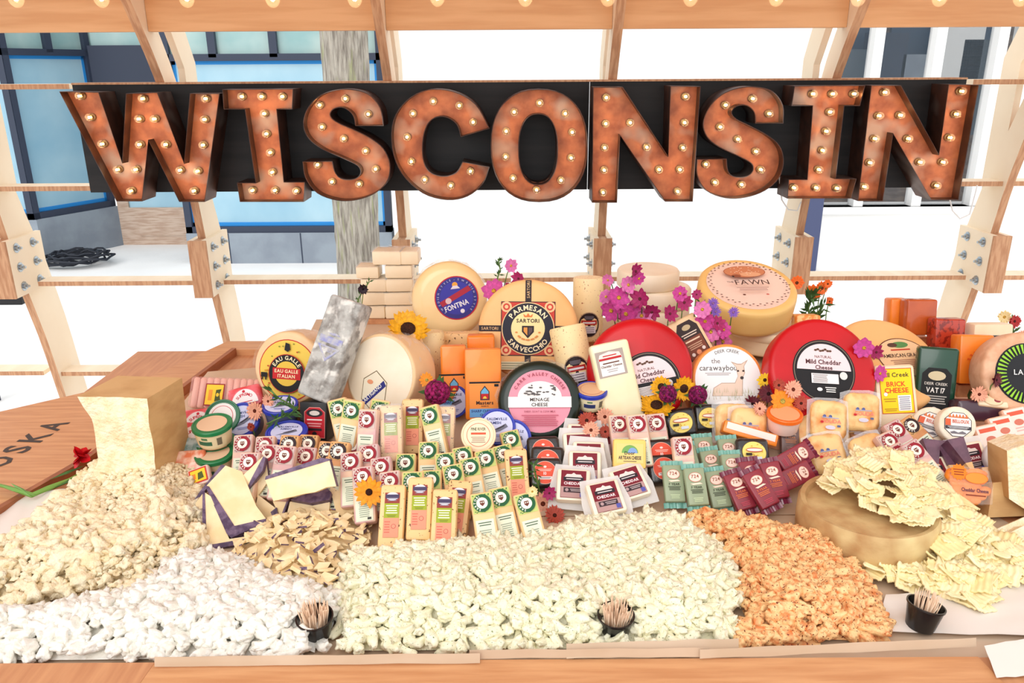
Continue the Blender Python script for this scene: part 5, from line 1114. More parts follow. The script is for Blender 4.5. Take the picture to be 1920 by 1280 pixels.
# --- left cluster
l = Lab(); a = .026
l.rect(-a, -a*1.15, a, a*1.15, (150, 40, 40)).rect(-a*.88, -a*1.03, a*.88, a*1.03, (246, 204, 50)).rect(-a*.6, -a*.6, -a*.2, a*.5, (236, 150, 50)).poly([(a*.1, -a*.7), (a*.7, -a*.5), (a*.55, a*.1), (a*.7, a*.6), (a*.15, a*.5)], (70, 80, 30)).ell(a*.35, 0, a*.16, a*.2, (246, 204, 50), 8)
t = thing('string_cheese_pack', 'pink film pack of string cheese sticks with a square yellow label', 'cheese'); w_, h = S(130, 420, 775), S(58, 420, 775)
for i in range(10):
    x = -w_/2+w_*(i+.5)/10; mb = MB(); 
    MB().lathe([(w_*.03, 0), (w_*.046, .004), (w_*.046, h-.004), (w_*.03, h)], 12, Tr(x, .014, 0)).build('cheese_stick', mat('string_cheese', (240, 190, 170), .35), t, True, 60)
MB().rbox(-w_/2-.004, w_/2+.004, 0, .028, -.001, h+.002, .008, 2).build('film', mat('pink_film', (246, 190, 184), .1, .6, alpha=.25), t, True); l.build(t, Tr(-w_*.13, -.0012, h*.42))
put(t, 419, 736, h, -4, 34, 1, .0, body=t.children[10])
def supremo(label, flip=False):
    t = block('supremo_pack', label, 'cheese', .088, .06, .03, mat('red_film', (226, 60, 70), .25, .5, c2=(240, 120, 130), scale=24, coat=.4), None, r=.012)
    l = Lab(); l.ell(0, -.018, .036, .042, (236, 120, 130), 26, 0, 180).ell(0, -.018, .034, .04, (250, 244, 244), 26, 0, 180).arc('SUPREMO', 0, -.018, .022, .008, (206, 40, 60), 90, False, True, 100).rect(-.03, -.018, .03, -.01, (250, 244, 244)).lines(-.02, .02, -.016, -.011, 1, (206, 40, 60)).ell(0, .016, .004, .004, (206, 40, 60), 8)
    l.build(t, Tr(0, -.0007, .026)); return t
for cx, cy, ro, ti, li, lab in [(458, 742, -14, 40, .012, 'red pack with an arched white label beside the string cheese'), (371, 784, -6, 44, .0, 'red and pink pack with an arched label tucked beside the big hard cheese block'), (364, 812, 4, 44, .0, 'red pack below another by the big hard cheese block')]:
    put(supremo(lab), cx, cy, .06, 0, ti, ro, li)
def sachet(label, c, c2, cx, cy, ro):
    t = thing('cheese_sachet', label, 'cheese'); MB().rbox(-.035, .035, 0, .014, 0, .05, .006, 2).build('body', mat('sachet_%d' % cx, c, .25, .6, c2=c2, scale=40, coat=.4), t, True, 50); put(t, cx, cy, .05, 0, 46, ro)
sachet('silvery green crinkled cheese sachet beside the green tubs', (190, 204, 200), (90, 130, 120), 356, 838, 6); sachet('orange and red cheese sachet under the silvery green one', (226, 120, 80), (246, 206, 180), 354, 862, -4)
t = block('yellow_label_pack', 'small pink pack with a slanted red and yellow label beside the purple rind', 'cheese', .05, .045, .02, mat('pinkish_film', (240, 206, 190), .3), None, r=.006); lab2 = Lab(); lab2.rect(-.02, -.017, .02, .017, (210, 50, 40)).rect(-.017, -.014, .017, .014, (248, 208, 50)).poly([(-.002, -.01), (.012, -.008), (.01, .008), (.0, .006)], (80, 90, 30)).rect(-.014, -.006, -.006, .006, (236, 130, 40)); lab2.build(t, Tr(0, -.0007, .023)); put(t, 372, 892, .045, -6, 44, -24)
t = block('cheese_box', 'black carton with a red arched label beneath the grey mould block', 'box', .068, .095, .06, mat('black_card', (26, 24, 26), .4), None, r=.003); l = Lab(); a, b = .026, .038
l.poly([(-a, -b), (a, -b), (a, b*.7), (a*.5, b), (-a*.5, b), (-a, b*.7)], (226, 150, 140)).poly([(-a*.95, -b*.97), (a*.95, -b*.97), (a*.95, b*.68), (a*.48, b*.96), (-a*.48, b*.96), (-a*.95, b*.68)], (190, 30, 44)).ell(0, b*.62, a*.8, b*.26, (40, 36, 40), 18).ell(0, b*.62, a*.5, b*.16, (220, 210, 200), 14).lines(-a*.75, a*.75, b*.1, b*.28, 1, (250, 230, 226)).lines(-a*.7, a*.7, -b*.3, b*.02, 2, (230, 160, 160)).rect(-a*.7, -b*.52, a*.7, -b*.36, (50, 30, 36)).ell(0, -b*.72, a*.22, a*.22, (44, 30, 36), 12)
l.build(t, Tr(.004, -.0007, .045)); put(t, 587, 790, .095, -6, 14, 0, .0)
# ================================================================ loose cheese
def pslab(name, label, poly, base, tilt, thick, mats, rind=(), lift=0, yaw=0, parent=None, group=None, strips=()):
    """slab of cheese: outline read on a plane leaning back by tilt that stands on the tray at base; sides listed in rind are rind"""
    p0 = onter(*base, lift); nrm = Vector((math.sin(rad(yaw))*math.cos(rad(tilt)), -math.cos(rad(yaw))*math.cos(rad(tilt)), math.sin(rad(tilt)))); O = Vector((0, 0, CAMZ))
    P = []
    rr = random.Random(len(label))
    for px, py in poly:
        d = ray(px, py); P.append(O+d*((p0-O).dot(nrm)/d.dot(nrm)))
    n_ = len(P); t = thing(name, label, 'cheese', group); c0 = sum(P, Vector())/n_; t.location = c0
    F = [p-c0 for p in P]; Bk = [p-c0-nrm*thick for p in P]
    MB().add(F+Bk, [tuple(range(n_-1, -1, -1)), tuple(range(n_, 2*n_))]+[(i, (i+1) % n_, n_+(i+1) % n_, n_+i) for i in range(n_) if i not in rind]).build('paste', mats[0], t)
    if rind: MB().add(F+Bk, [(i, (i+1) % n_, n_+(i+1) % n_, n_+i) for i in rind]).build('rind', mats[1], t)
    for st_ in strips:
        S_ = []
        for px, py in st_:
            d = ray(px, py); S_.append(O+d*((p0-O).dot(nrm)/d.dot(nrm))-c0)
        m_ = len(S_); MB().add([p+nrm*.0015 for p in S_]+[p-nrm*thick*.9 for p in S_], [tuple(range(m_-1, -1, -1)), tuple(range(m_, 2*m_))]+[(i, (i+1) % m_, m_+(i+1) % m_, m_+i) for i in range(m_)]).build('rind', mats[1], t)
    return t
M_PST = mat('cut_pale_paste', (248, 226, 182), .5, .35, c2=(240, 212, 160), scale=16, bump=.15, bscale=60)
M_RND = mat('purple_rind', (120, 98, 122), .5, .35, c2=(78, 58, 84), scale=60, lo=.4, hi=.6, bump=.3, bscale=80)
Q = lambda L: [(320+x/4, 800+y/4) for x, y in L]
W_ = [('pale wedge lying on top with a thick purple rind along two edges', [(270, 440), (412, 290), (535, 335), (640, 590), (715, 690), (462, 760), (365, 600)], (440, 985), 58, .03, (4, 5, 6), .035, [[(258, 440), (290, 450), (480, 745), (715, 690), (715, 715), (455, 835), (420, 800)]]),
      ('pale wedge with purple edge lying beneath the top purple-rinded wedge', [(250, 488), (300, 520), (440, 840), (610, 815), (600, 850), (265, 890)], (420, 1030), 56, .02, (5, 4), .006, [[(240, 482), (256, 482), (272, 890), (590, 835), (500, 885), (250, 930), (238, 880)]]),
      ('narrow pale wedge at the outer edge of the purple-rinded group', [(240, 500), (242, 850), (90, 700)], (355, 1010), 54, .02, (1, 2), .004, [[(242, 850), (238, 862), (80, 715), (90, 700)]]),
      ('purple rind side of the outermost wedge beside the crumbles', [(380, 282), (412, 290), (245, 490), (100, 705), (78, 690), (230, 470)], (340, 990), 40, .015, (0, 1, 2, 3, 4, 5), .0, []),
      ('slender pale wedge standing upright among the purple-rinded ones', [(690, 222), (705, 235), (560, 500), (470, 600), (370, 530)], (440, 940), 34, .018, (0, 1), .05, [[(695, 222), (712, 232), (690, 330), (556, 505), (600, 400)]]),
      ('short pale wedge with a purple flank behind the slender one', [(715, 240), (735, 400), (640, 540), (560, 620), (550, 520)], (475, 945), 34, .015, (4, 0), .03, []),
      ('broad pale wedge lying across the top with a purple upper edge', [(708, 395), (1190, 248), (1242, 445), (1170, 452), (1080, 490), (1000, 502), (930, 520), (860, 535), (770, 556)], (575, 958), 30, .024, (0, 1), .06, [[(708, 397), (715, 370), (1130, 232), (1195, 240), (1192, 252)]]),
      ('tan-sided wedge with purple rind behind the broad one', [(712, 225), (985, 278), (800, 352), (735, 330)], (520, 895), 30, .016, (3, 2), .05, [[(712, 225), (735, 260), (780, 345), (735, 360), (705, 310)]]),
      ('large pale wedge sloping down towards the orange black-eyed flower', [(1215, 365), (1290, 380), (1512, 680), (1400, 785), (1240, 630), (1195, 470)], (670, 995), 48, .022, (1, 2), .0, [[(1512, 678), (1518, 690), (1405, 790), (1395, 775)]]),
      ('dark purple rind piece with a pale underside in the middle of the group', [(900, 545), (1000, 505), (1165, 450), (1205, 490), (1190, 545), (1050, 570)], (590, 968), 50, .03, (), .03, []),
      ('small pale wedge with a purple tip below the slender wedge', [(655, 508), (790, 612), (800, 650), (705, 690), (640, 580)], (500, 975), 48, .015, (1, 2), .015, [[(750, 640), (795, 605), (810, 680), (775, 700)]]),
      ('pale triangular sliver under the broad wedge', [(765, 560), (900, 505), (830, 690)], (530, 975), 44, .015, (1,), .012, [[(890, 510), (905, 505), (832, 700), (822, 685)]])]
for i, (lab, pl_, ba, ti, th, ri, li, sp_) in enumerate(W_):
    pslab('rind_wedge', lab, Q(pl_), ba, ti, th, [M_RND if i in (3, 9) else M_PST, M_RND], ri, li, strips=[Q(q) for q in sp_])
pslab('rind_wedge', 'pale block standing under the dark purple rind piece', Q([(895, 560), (1050, 575), (1195, 550), (1185, 650), (870, 660)]), (590, 985), 30, .03, [M_PST, M_RND], (), 0)

def mound(poly, hmax, slope, Z=TB+.02):
    """point-in-outline test and heap height on the table plane for an outline read on the photograph"""
    P = [atZ(x, y, Z) for x, y in poly]; P = [(p.x, p.y) for p in P]
    def inside(x, y):
        c_ = False
        for i in range(len(P)):
            (x1, y1), (x2, y2) = P[i-1], P[i]
            if (y1 > y) != (y2 > y) and x < (x2-x1)*(y-y1)/(y2-y1)+x1: c_ = not c_
        return c_
    def edge(x, y):
        b = 9
        for i in range(len(P)):
            a, d = Vector(P[i-1]), Vector(P[i]); q = Vector((x, y)); t = max(0, min(1, (q-a).dot(d-a)/max(1e-9, (d-a).length_squared))); b = min(b, (a+(d-a)*t-q).length)
        return b
    def h(x, y):
        return min(hmax, edge(x, y)*slope)*(.8+.35*noise.noise(Vector((x*7, y*7, 3.1)))) if inside(x, y) else 0
    xs = [p[0] for p in P]; ys = [p[1] for p in P]
    return inside, h, (min(xs), max(xs), min(ys), max(ys))
def lump_bm(seed, sx, sy, sz, e, amp, sub=3, bend=0):
    """rounded irregular lump: superellipsoid with noise, optionally bent"""
    bm = bmesh.new(); bmesh.ops.create_icosphere(bm, subdivisions=sub, radius=1)
    for v in bm.verts:
        c_ = v.co.copy(); n_ = (abs(c_.x)**e+abs(c_.y)**e+abs(c_.z)**e)**(1/e); c_ /= n_
        c_ *= 1+amp*noise.noise(c_*1.3+Vector((seed*3.7, seed, 0)))+amp*.55*noise.noise(c_*3+Vector((0, seed*2.1, seed)))
        c_ = Vector((c_.x*sx, c_.y*sy, c_.z*sz)); c_.z += bend*(c_.x/sx)**2*sx
        v.co = c_
    return bm
CUPS = [(596, 1200), (1152, 1196), (1722, 1184)]
CUPXY = [onter(x, y) for x, y in CUPS]
def heap(name, label, group, stufflabel, cat, poly, hmax, slope, step, kinds, m, limit=300, base=True, sc=(.8, 1.15), seed=1, keep=None):
    ins, hf, (x0, x1, y0, y1) = mound(poly, hmax, slope); rr = random.Random(seed)
    meshes = [MB().bm(lump_bm(i+seed*10, *k)).mesh(name, m, True) for i, k in enumerate(kinds)]
    pts = []; y = y0; row = 0
    while y < y1:
        x = x0+(step/2 if row % 2 else 0)
        while x < x1:
            a, b = x+rr.uniform(-.3, .3)*step, y+rr.uniform(-.3, .3)*step
            if ins(a, b) and all((a-c_.x)**2+(b-c_.y)**2 > .034**2 for c_ in CUPXY): pts.append((a, b))
            x += step
        y += step*.8; row += 1
    pts.sort(key=lambda p: p[1]); near = pts[:limit]; far = pts[limit:]
    def M(a, b): return Tr(a, b, terr(b)+.014+hf(a, b)+rr.uniform(0, .006)) @ Rz(rr.uniform(0, 360)) @ Rx(rr.uniform(-40, 40)) @ Ry(rr.uniform(-35, 35)) @ Matrix.Scale(rr.uniform(*sc), 4)
    for a, b in near: o = link(name, rr.choice(meshes), None, M(a, b)); tag(o, label, cat, group)
    mb = MB()
    if base:
        n_ = 40
        vs = [(x0+(x1-x0)*i/n_, y0+(y1-y0)*j/n_) for j in range(n_+1) for i in range(n_+1)]
        fs = [(j*(n_+1)+i, j*(n_+1)+i+1, (j+1)*(n_+1)+i+1, (j+1)*(n_+1)+i) for j in range(n_) for i in range(n_)]
        fs = [f for f in fs if all(ins(*vs[k]) for k in f)]
        mb.add([(x, y, terr(y)+.0055+max(0, hf(x, y)-.002)) for x, y in vs], fs)
    for a, b in far:
        me = rr.choice(meshes); Mx = M(a, b); mb.add([v.co for v in me.vertices], [tuple(p.vertices) for p in me.polygons], Mx)
    if mb.v: tag(mb.build(name+'_heap', m, None, True), stufflabel, cat, None, 'stuff')
    return len(pts)
M_CW = mat('white_curd', (244, 241, 232), .42, .4, c2=(236, 230, 216), scale=60, bump=.3, bscale=160, rnd=1)
M_CH_ = mat('herbed_curd', (246, 241, 214), .42, .4, c2=(238, 232, 196), scale=60, c3=(118, 132, 84), s3=330, lo3=.66, hi3=.7, bump=.3, bscale=160, rnd=1)
M_CO = mat('spiced_orange_curd', (246, 202, 142), .45, .4, c2=(220, 120, 58), scale=70, lo=.46, hi=.7, c3=(112, 40, 22), s3=260, lo3=.62, hi3=.67, bump=.3, bscale=160, rnd=1)
KC = [(.015, .012, .010, 3.6, .5, 3), (.019, .010, .009, 3.2, .5, 3, .12), (.013, .013, .011, 4.2, .55, 3), (.021, .0085, .008, 3, .45, 3, .22), (.016, .011, .012, 3.4, .6, 3), (.011, .010, .009, 4, .5, 3), (.018, .012, .008, 4, .5, 3, -.1)]
n1 = heap('white_curd', 'fresh white cheese curd in the heap spilling along the table lip', 'white cheese curds', 'heap of fresh white cheese curds behind the nearer ones', 'cheese curd', [(-90, 1232), (560, 1228), (632, 1196), (640, 1120), (600, 1100), (520, 1085), (430, 1040), (340, 1040), (250, 1115), (150, 1130), (0, 1150), (-90, 1160)], .045, .8, .0195, KC, M_CW, seed=1)
KH = [(.021, .008, .008, 3, .45, 3, .25), (.015, .010, .009, 3.6, .5, 3), (.024, .0075, .0075, 2.8, .4, 3, .35), (.012, .010, .009, 4, .55, 3), (.018, .009, .0085, 3.2, .5, 3, .15), (.010, .009, .008, 4, .5, 3), (.016, .008, .010, 3.4, .55, 3, -.1)]
n2 = heap('herbed_curd', 'pale herb-flecked cheese curd in the wide heap before the caraway wedges', 'herbed cheese curds', 'wide heap of herb-flecked cheese curds behind the nearer ones', 'cheese curd', [(640, 1217), (1062, 1214), (1375, 1202), (1390, 1150), (1380, 1060), (1335, 1010), (1268, 968), (1180, 972), (1100, 972), (1020, 1002), (900, 1012), (760, 1020), (645, 1040), (632, 1120)], .05, .7, .0188, KH, M_CH_, seed=2)
KO = [(.014, .010, .009, 4, .42, 3), (.018, .008, .008, 3.6, .4, 3), (.011, .010, .009, 5, .4, 3), (.020, .009, .008, 3.2, .45, 3, .1), (.013, .009, .010, 4, .5, 3), (.009, .008, .008, 4, .4, 3)]
n3 = heap('spiced_curd', 'orange paprika-spiced cheese curd in the heap beside the rind wheel', 'spiced orange curds', 'heap of orange spiced cheese curds behind the nearer ones', 'cheese curd', [(1275, 968), (1340, 1012), (1385, 1062), (1395, 1150), (1382, 1206), (1675, 1190), (1650, 1130), (1600, 1050), (1570, 1005), (1440, 985), (1380, 968), (1300, 958)], .042, .7, .018, KO, M_CO, seed=3)
# big hard cheese block with a broken front, and its crumbles
M_HARD = mat('hard_cheese_paste', (250, 236, 204), .65, .25, c2=(243, 220, 176), scale=30, bump=.7, bscale=110)
M_HRIND = mat('hard_cheese_rind', (214, 174, 118), .55, .35, c2=(196, 152, 98), scale=10, stretch=(1, 1, 3))
def hard_block():
    t = thing('hard_cheese_block', 'big upright block of hard golden cheese with a broken front and smooth rind side', 'cheese')
    w_, h, d = .158, .21, .15
    bm = bmesh.new(); bmesh.ops.create_cube(bm, size=1); bmesh.ops.subdivide_edges(bm, edges=bm.edges[:], cuts=15, use_grid_fill=True)
    for v in bm.verts:
        x, y, z = v.co.x+.5, v.co.y+.5, v.co.z+.5
        q = noise.noise(Vector((x*3, z*3.4, 1)))*.009+noise.noise(Vector((x*11, z*11, 4)))*.0025 if y < .01 else 0
        lx = .028*max(0, math.sin((1-z)*PI*1.0))*(1-x)*(1-y) + noise.noise(Vector((0, z*5, 2)))*.006*(1-x)
        v.co = Vector(((x-.5)*w_+lx, y*d+q, z*h))
    mb = MB(); bm.verts.index_update(); bm.normal_update()
    for f in bm.faces: pass
    mb.v = [tuple(v.co) for v in bm.verts]
    for f in bm.faces:
        c_ = f.calc_center_median(); mb.f.append(tuple(v.index for v in f.verts)); mb.m.append(1 if (c_.x > w_*.495 or c_.z > h*.995) else 0)
    bm.free(); mb.build('body', [M_HARD, M_HRIND], t, True, 40); return t
hb = hard_block(); put(hb, 222, 830, .21, -6, 4, 0, 0)
heap('crumble_chunk', 'rough golden chunk in the crumbled hard cheese pile', 'hard cheese chunks', 'pile of crumbled hard cheese behind the nearer chunks', 'cheese', [(-60, 1140), (150, 1115), (240, 1105), (345, 1050), (400, 1000), (365, 900), (300, 872), (170, 890), (90, 960), (30, 1000), (-60, 1080)], .056, .7, .024, [(.016, .013, .012, 2.6, .8, 3), (.022, .017, .013, 3, .7, 3), (.011, .010, .009, 2.4, .9, 3), (.026, .015, .014, 3.6, .6, 3), (.012, .012, .011, 2.2, 1.0, 3)], M_HARD, limit=260, sc=(.6, 1.25), seed=5)
def crumbs():
    ins, hf, (x0, x1, y0, y1) = mound([(150, 1110), (330, 1050), (375, 900), (300, 870), (180, 890), (100, 1000)], .058, .7); rr = random.Random(9); mb = MB(); bms = [lump_bm(40+i, .0055, .005, .0045, 2.5, .6, 1) for i in range(4)]
    D_ = [([tuple(v.co) for v in b.verts], (b.verts.index_update(), [tuple(v.index for v in f.verts) for f in b.faces])[1]) for b in bms]
    for i in range(5200):
        x, y = rr.uniform(x0, x1), rr.uniform(y0, y1)
        if ins(x, y): v, f = rr.choice(D_); mb.add(v, f, Tr(x, y, terr(y)+.02+hf(x, y)+rr.uniform(0, .01)) @ Rz(rr.uniform(0, 360)) @ Matrix.Scale(rr.uniform(.6, 1.5), 4))
    tag(mb.build('cheese_crumbs', M_HARD, None, True), 'fine golden crumbs scattered over the hard cheese chunks', 'cheese crumbs', None, 'stuff')
crumbs()
# shards around the purple-rinded wedges
def shard(i, sx=.024, sy=.014, th=.004):
    rr = random.Random(i*7+1); n_ = rr.choice((4, 5, 5)); mb = MB(); pts = [(sx*math.cos(2*PI*k/n_+rr.uniform(-.35, .35))*rr.uniform(.7, 1.1), sy*math.sin(2*PI*k/n_+rr.uniform(-.35, .35))*rr.uniform(.7, 1.1)) for k in range(n_)]
    b = rr.uniform(-8, 8)
    F = [(x, y, th/2+b*x*x) for x, y in pts]; Bk = [(x, y, -th/2+b*x*x) for x, y in pts]
    mb.add(F+Bk, [tuple(range(n_)), tuple(range(2*n_-1, n_-1, -1))]+[(i_, n_+i_, n_+(i_+1) % n_, (i_+1) % n_) for i_ in range(1, n_)]); mb.add(F+Bk, [(0, n_, n_+1, 1)], None, 1); return mb.mesh('cheese_shard', [M_PST, M_RND])
SH = [shard(i, th=.004+.004*(i % 3 == 0)) for i in range(8)]
ins, hf, (x0, x1, y0, y1) = mound([(425, 1050), (500, 1110), (590, 1135), (640, 1110), (650, 1040), (700, 1005), (700, 985), (640, 955), (540, 965), (480, 985), (420, 1035)], .045, .6); rr = random.Random(21); k_ = 0
N_ = 30; V_ = [(x0+(x1-x0)*i/N_, y0+(y1-y0)*j/N_) for j in range(N_+1) for i in range(N_+1)]
F_ = [f for f in [(j*(N_+1)+i, j*(N_+1)+i+1, (j+1)*(N_+1)+i+1, (j+1)*(N_+1)+i) for j in range(N_) for i in range(N_)] if all(ins(*V_[k]) for k in f)]
tag(MB().add([(x, y, TB+.004+hf(x, y)*.95+.006*noise.noise(Vector((x*90, y*90, 0)))) for x, y in V_], F_).build('shard_heap', M_PST, None), 'bed of small broken cheese bits under the loose shards', 'cheese', None, 'stuff')
while k_ < 280:
    x, y = rr.uniform(x0, x1), rr.uniform(y0, y1)
    if ins(x, y):
        tag(link('cheese_shard', rr.choice(SH), None, Tr(x, y, TB+.012+hf(x, y)+rr.uniform(0, .012)) @ Rz(rr.uniform(0, 360)) @ Rx(rr.uniform(-38, 38)) @ Ry(rr.uniform(-20, 20)) @ Matrix.Scale(rr.uniform(.4, 1.0), 4)), 'thin pale cheese shard heaped in front of the purple-rinded wedges', 'cheese', 'cheese shards'); k_ += 1
# --- big rind wheel lying flat with shaved slices
ztop = TB+.088; pc_ = atZ(1628, 942, ztop); Rw = 124*mpp(pc_)
t = thing('cheese_round', 'big tan natural-rind cheese wheel lying flat under the shaved slices', 'cheese', None, Tr(pc_.x, pc_.y, TB+.0035))
H_ = ztop-TB-.0035; MB().lathe([(Rw*.96, 0), (Rw, .008), (Rw*1.01, H_*.5), (Rw, H_-.01), (Rw*.97, H_-.001), (Rw*.9, H_-.003), (Rw*.86, H_-.012), (.001, H_-.012)], 72).build('body', mat('natural_rind', (208, 176, 124), .7, .25, c2=(178, 134, 86), scale=14, lo=.35, hi=.65, c3=(228, 206, 150), s3=9, lo3=.5, hi3=.7, bump=.3, bscale=40), t, True, 40)
def slice_mesh(i):
    rr = random.Random(i+50); nx, ny = 24, 8; sx, sy = rr.uniform(.034, .05), rr.uniform(.03, .042); c_ = rr.uniform(-7, 7); vs = []; fs = []
    for s_ in (0, 1):
        for j in range(ny+1):
            for k in range(nx+1):
                u, v = k/nx-.5, j/ny-.5; e = 1+.14*noise.noise(Vector((u*4, v*4, i)))
                vs.append((u*sx*e, v*sy*e, .0011*math.sin(k*PI/2)+c_*(u*sx)**2+.003*noise.noise(Vector((u*3+i, v*3, 1)))+(-.0022 if s_ else 0)))
    K = (nx+1)*(ny+1)
    for j in range(ny):
        for k in range(nx): q = (j*(nx+1)+k, j*(nx+1)+k+1, (j+1)*(nx+1)+k+1, (j+1)*(nx+1)+k); fs += [q, tuple(K+a for a in q[::-1])]
    rim = list(range(nx+1))+[(j+1)*(nx+1)-1 for j in range(1, ny+1)]+[ny*(nx+1)+k for k in range(nx-1, -1, -1)]+[j*(nx+1) for j in range(ny-1, 0, -1)]
    fs += [(rim[a], K+rim[a], K+rim[(a+1) % len(rim)], rim[(a+1) % len(rim)]) for a in range(len(rim))]
    return MB().add(vs, fs).mesh('cheese_slice', mat('shaved_cheese', (250, 236, 192), .5, .35, c2=(246, 226, 166), scale=12, rnd=1), True)
SL = [slice_mesh(i) for i in range(8)]
def slices(poly, z0, hmax, slope, N, lab, grp, seed, sc=(.8, 1.25), zmap=None):
    ins, hf, (x0, x1, y0, y1) = mound(poly, hmax, slope, z0); rr = random.Random(seed); k = 0
    while k < N:
        x, y = rr.uniform(x0, x1), rr.uniform(y0, y1)
        if not ins(x, y): continue
        hh = hf(x, y); z = z0+.017+hh*rr.uniform(.5, 1.05)
        tag(link('cheese_slice', rr.choice(SL), None, Tr(x, y, z) @ Rz(rr.uniform(-60, 60)) @ Rx(rr.uniform(-10, 34)) @ Ry(rr.uniform(-20, 28)) @ Matrix.Scale(rr.uniform(*sc), 4)), lab, 'cheese', grp); k += 1
slices([(1535, 930), (1560, 895), (1600, 868), (1680, 862), (1745, 900), (1760, 960), (1722, 992), (1690, 985), (1650, 965), (1600, 958)], ztop-.006, .04, .6, 105, 'thin wavy shaved cheese slice heaped on the big rind wheel', 'slices on the rind wheel', 31, (.8, 1.25))
slices([(1748, 965), (1790, 985), (1880, 1030), (1945, 1060), (1945, 1100), (1890, 1095), (1830, 1150), (1740, 1110), (1640, 1090), (1625, 1055), (1700, 1058), (1752, 1040), (1765, 990)], TB+.004, .065, .6, 164, 'thin wavy shaved cheese slice spilling onto the paper from the rind wheel', 'slices on the paper', 32, (1.0, 1.45))
slices([(1725, 925), (1790, 935), (1850, 985), (1830, 1040), (1770, 1040), (1750, 990)], TB+.045, .03, .6, 30, 'thin wavy shaved cheese slice sliding off the rim of the rind wheel', 'slices at the wheel rim', 33, (1.0, 1.35))
# --- cut wedges at the right edge
pslab('cut_wedge', 'tall cut wedge with a rough pale face and tan rind side', [(1888, 845), (1930, 830), (2010, 840), (2010, 985), (1930, 960), (1892, 935)], (1900, 990), 14, .1, [M_HARD, M_HRIND], (5, 4, 3), 0, yaw=-10)
pslab('cut_wedge', 'tan rind wedge face below the tall cut wedge', [(1862, 905), (1900, 900), (1975, 925), (1975, 965), (1852, 970)], (1870, 985), 30, .05, [M_HRIND, M_HARD], (), 0)
pslab('cut_wedge', 'thin pale triangular slice pointing away from the cut wedge', [(1848, 1000), (1990, 940), (1990, 965), (1872, 1010)], (1860, 1012), 40, .014, [M_HARD, M_HRIND], (), .003)
pslab('cut_wedge', 'small pale cheese chunk below the thin triangular slice', [(1890, 1000), (1920, 985), (1990, 980), (1990, 1030), (1910, 1025)], (1910, 1035), 36, .03, [M_HARD, M_HRIND], (), 0)
# --- toothpick cups
for i, (c_, lab) in enumerate(zip(CUPXY, ('before the white curds', 'sunk in the herbed curds', 'on the wax paper beside the orange curds'))):
    MC = Tr(c_.x, c_.y, TB+.009) @ (Rx(8) if i < 2 else Ry(10) @ Rx(-6))
    t = thing('toothpick_cup', 'small black plastic cup '+lab, 'cup', None, MC)
    MB().lathe([(.022, 0), (.023, .001), (.030, .042), (.0315, .042), (.0315, .045), (.029, .045), (.0285, .042), (.0215, .004), (.001, .004)], 32).build('cup', mat('black_plastic', (22, 22, 24), .25, .6), t, True, 30)
    rr = random.Random(i+60); mb = MB()
    for k in range((70, 80, 34)[i]):
        a, q = rr.uniform(0, 2*PI), math.sqrt(rr.random())*.017; a2 = a+rr.uniform(-.5, .5); q2 = q*1.0+rr.uniform(.002, .012)
        mb.tube([(q*math.cos(a), q*math.sin(a), .006), (q2*math.cos(a2), q2*math.sin(a2), .058+rr.uniform(-.008, .006)), (q2*1.03*math.cos(a2), q2*1.03*math.sin(a2), .064)], [.0011, .0011, .0003], 5)
    tag(mb.build('toothpicks', mat('toothpick_wood', (244, 214, 184), .6), None, False, None, MC), 'bunch of wooden toothpicks in the cup '+lab, 'toothpicks', None, 'stuff')
# ================================================================ flowers
# ---- ease touching neighbours apart: farthest first, the nearer one is drawn forward a little
from mathutils.bvhtree import BVHTree
def bvh_of(r, off):
    vs, fs = [], []
    for c_ in r.children:
        if c_.name.startswith(('plastic_wrap', 'film', 'label', 'back_label')) or not c_.data: continue
        Mx = Matrix.Translation(off) @ PM[r.name] @ c_.matrix_local; k = len(vs); vs += [Mx @ v.co for v in c_.data.vertices]; fs += [tuple(i+k for i in p.vertices) for p in c_.data.polygons]
    xs = list(zip(*vs)); return BVHTree.FromPolygons(vs, fs), [min(a) for a in xs], [max(a) for a in xs]
bpy.context.view_layer.update()
PM = {r.name: r.matrix_world.copy() for r in PUT}
done = []
for r in sorted(PUT, key=lambda o: -PM[o.name].translation.y):
    c_ = PM[r.name].translation; d = (Vector((0, 0, CAMZ))-c_).normalized(); best = Vector()
    for k in range(13):
        off = d*.004*k; t_, lo, hi = bvh_of(r, off)
        if not any(all(lo[i] < h_[i] and hi[i] > l_[i] for i in range(3)) and t_.overlap(b_) for b_, l_, h_ in done): best = off; break
    else: t_, lo, hi = bvh_of(r, best)
    if best.length: r.matrix_world = Matrix.Translation(best) @ PM[r.name]
    done.append((t_, lo, hi))
bpy.context.view_layer.update(); DG = bpy.context.evaluated_depsgraph_get()
def hitY(px, py, default=2.45):
    d = ray(px, py).normalized(); ok, loc, nn, ii, ob, mm = SC.ray_cast(DG, Vector((0, 0, CAMZ)), d, distance=3.0)
    return loc.y if ok and loc.y < 2.7 and loc.z > TB-.01 else default
M_LEAF = mat('leaf_green', (74, 110, 58), .55, .3, c2=(50, 84, 44), scale=30); M_STEM = mat('stem_green', (98, 130, 66), .6)
def petal_mesh(L, W, curl, m, tip=.5):
    k = 5; vs = []; fs = []
    for j in range(k+1):
        u = j/k; w_ = W*math.sin(PI*min(1, .12+u*(.88 if tip > .4 else .8)))**.8*(1 if u < 1 else .25)
        for s_ in (-1, 0, 1): vs.append((s_*w_/2, -curl*u*u*L+(.08*w_ if s_ else 0)-.0, u*L))
    fs = [(j*3+s_, j*3+s_+1, j*3+s_+4, j*3+s_+3) for j in range(k) for s_ in (0, 1)]
    return MB().add(vs, fs).mesh('petal', m, True)
PC = {}
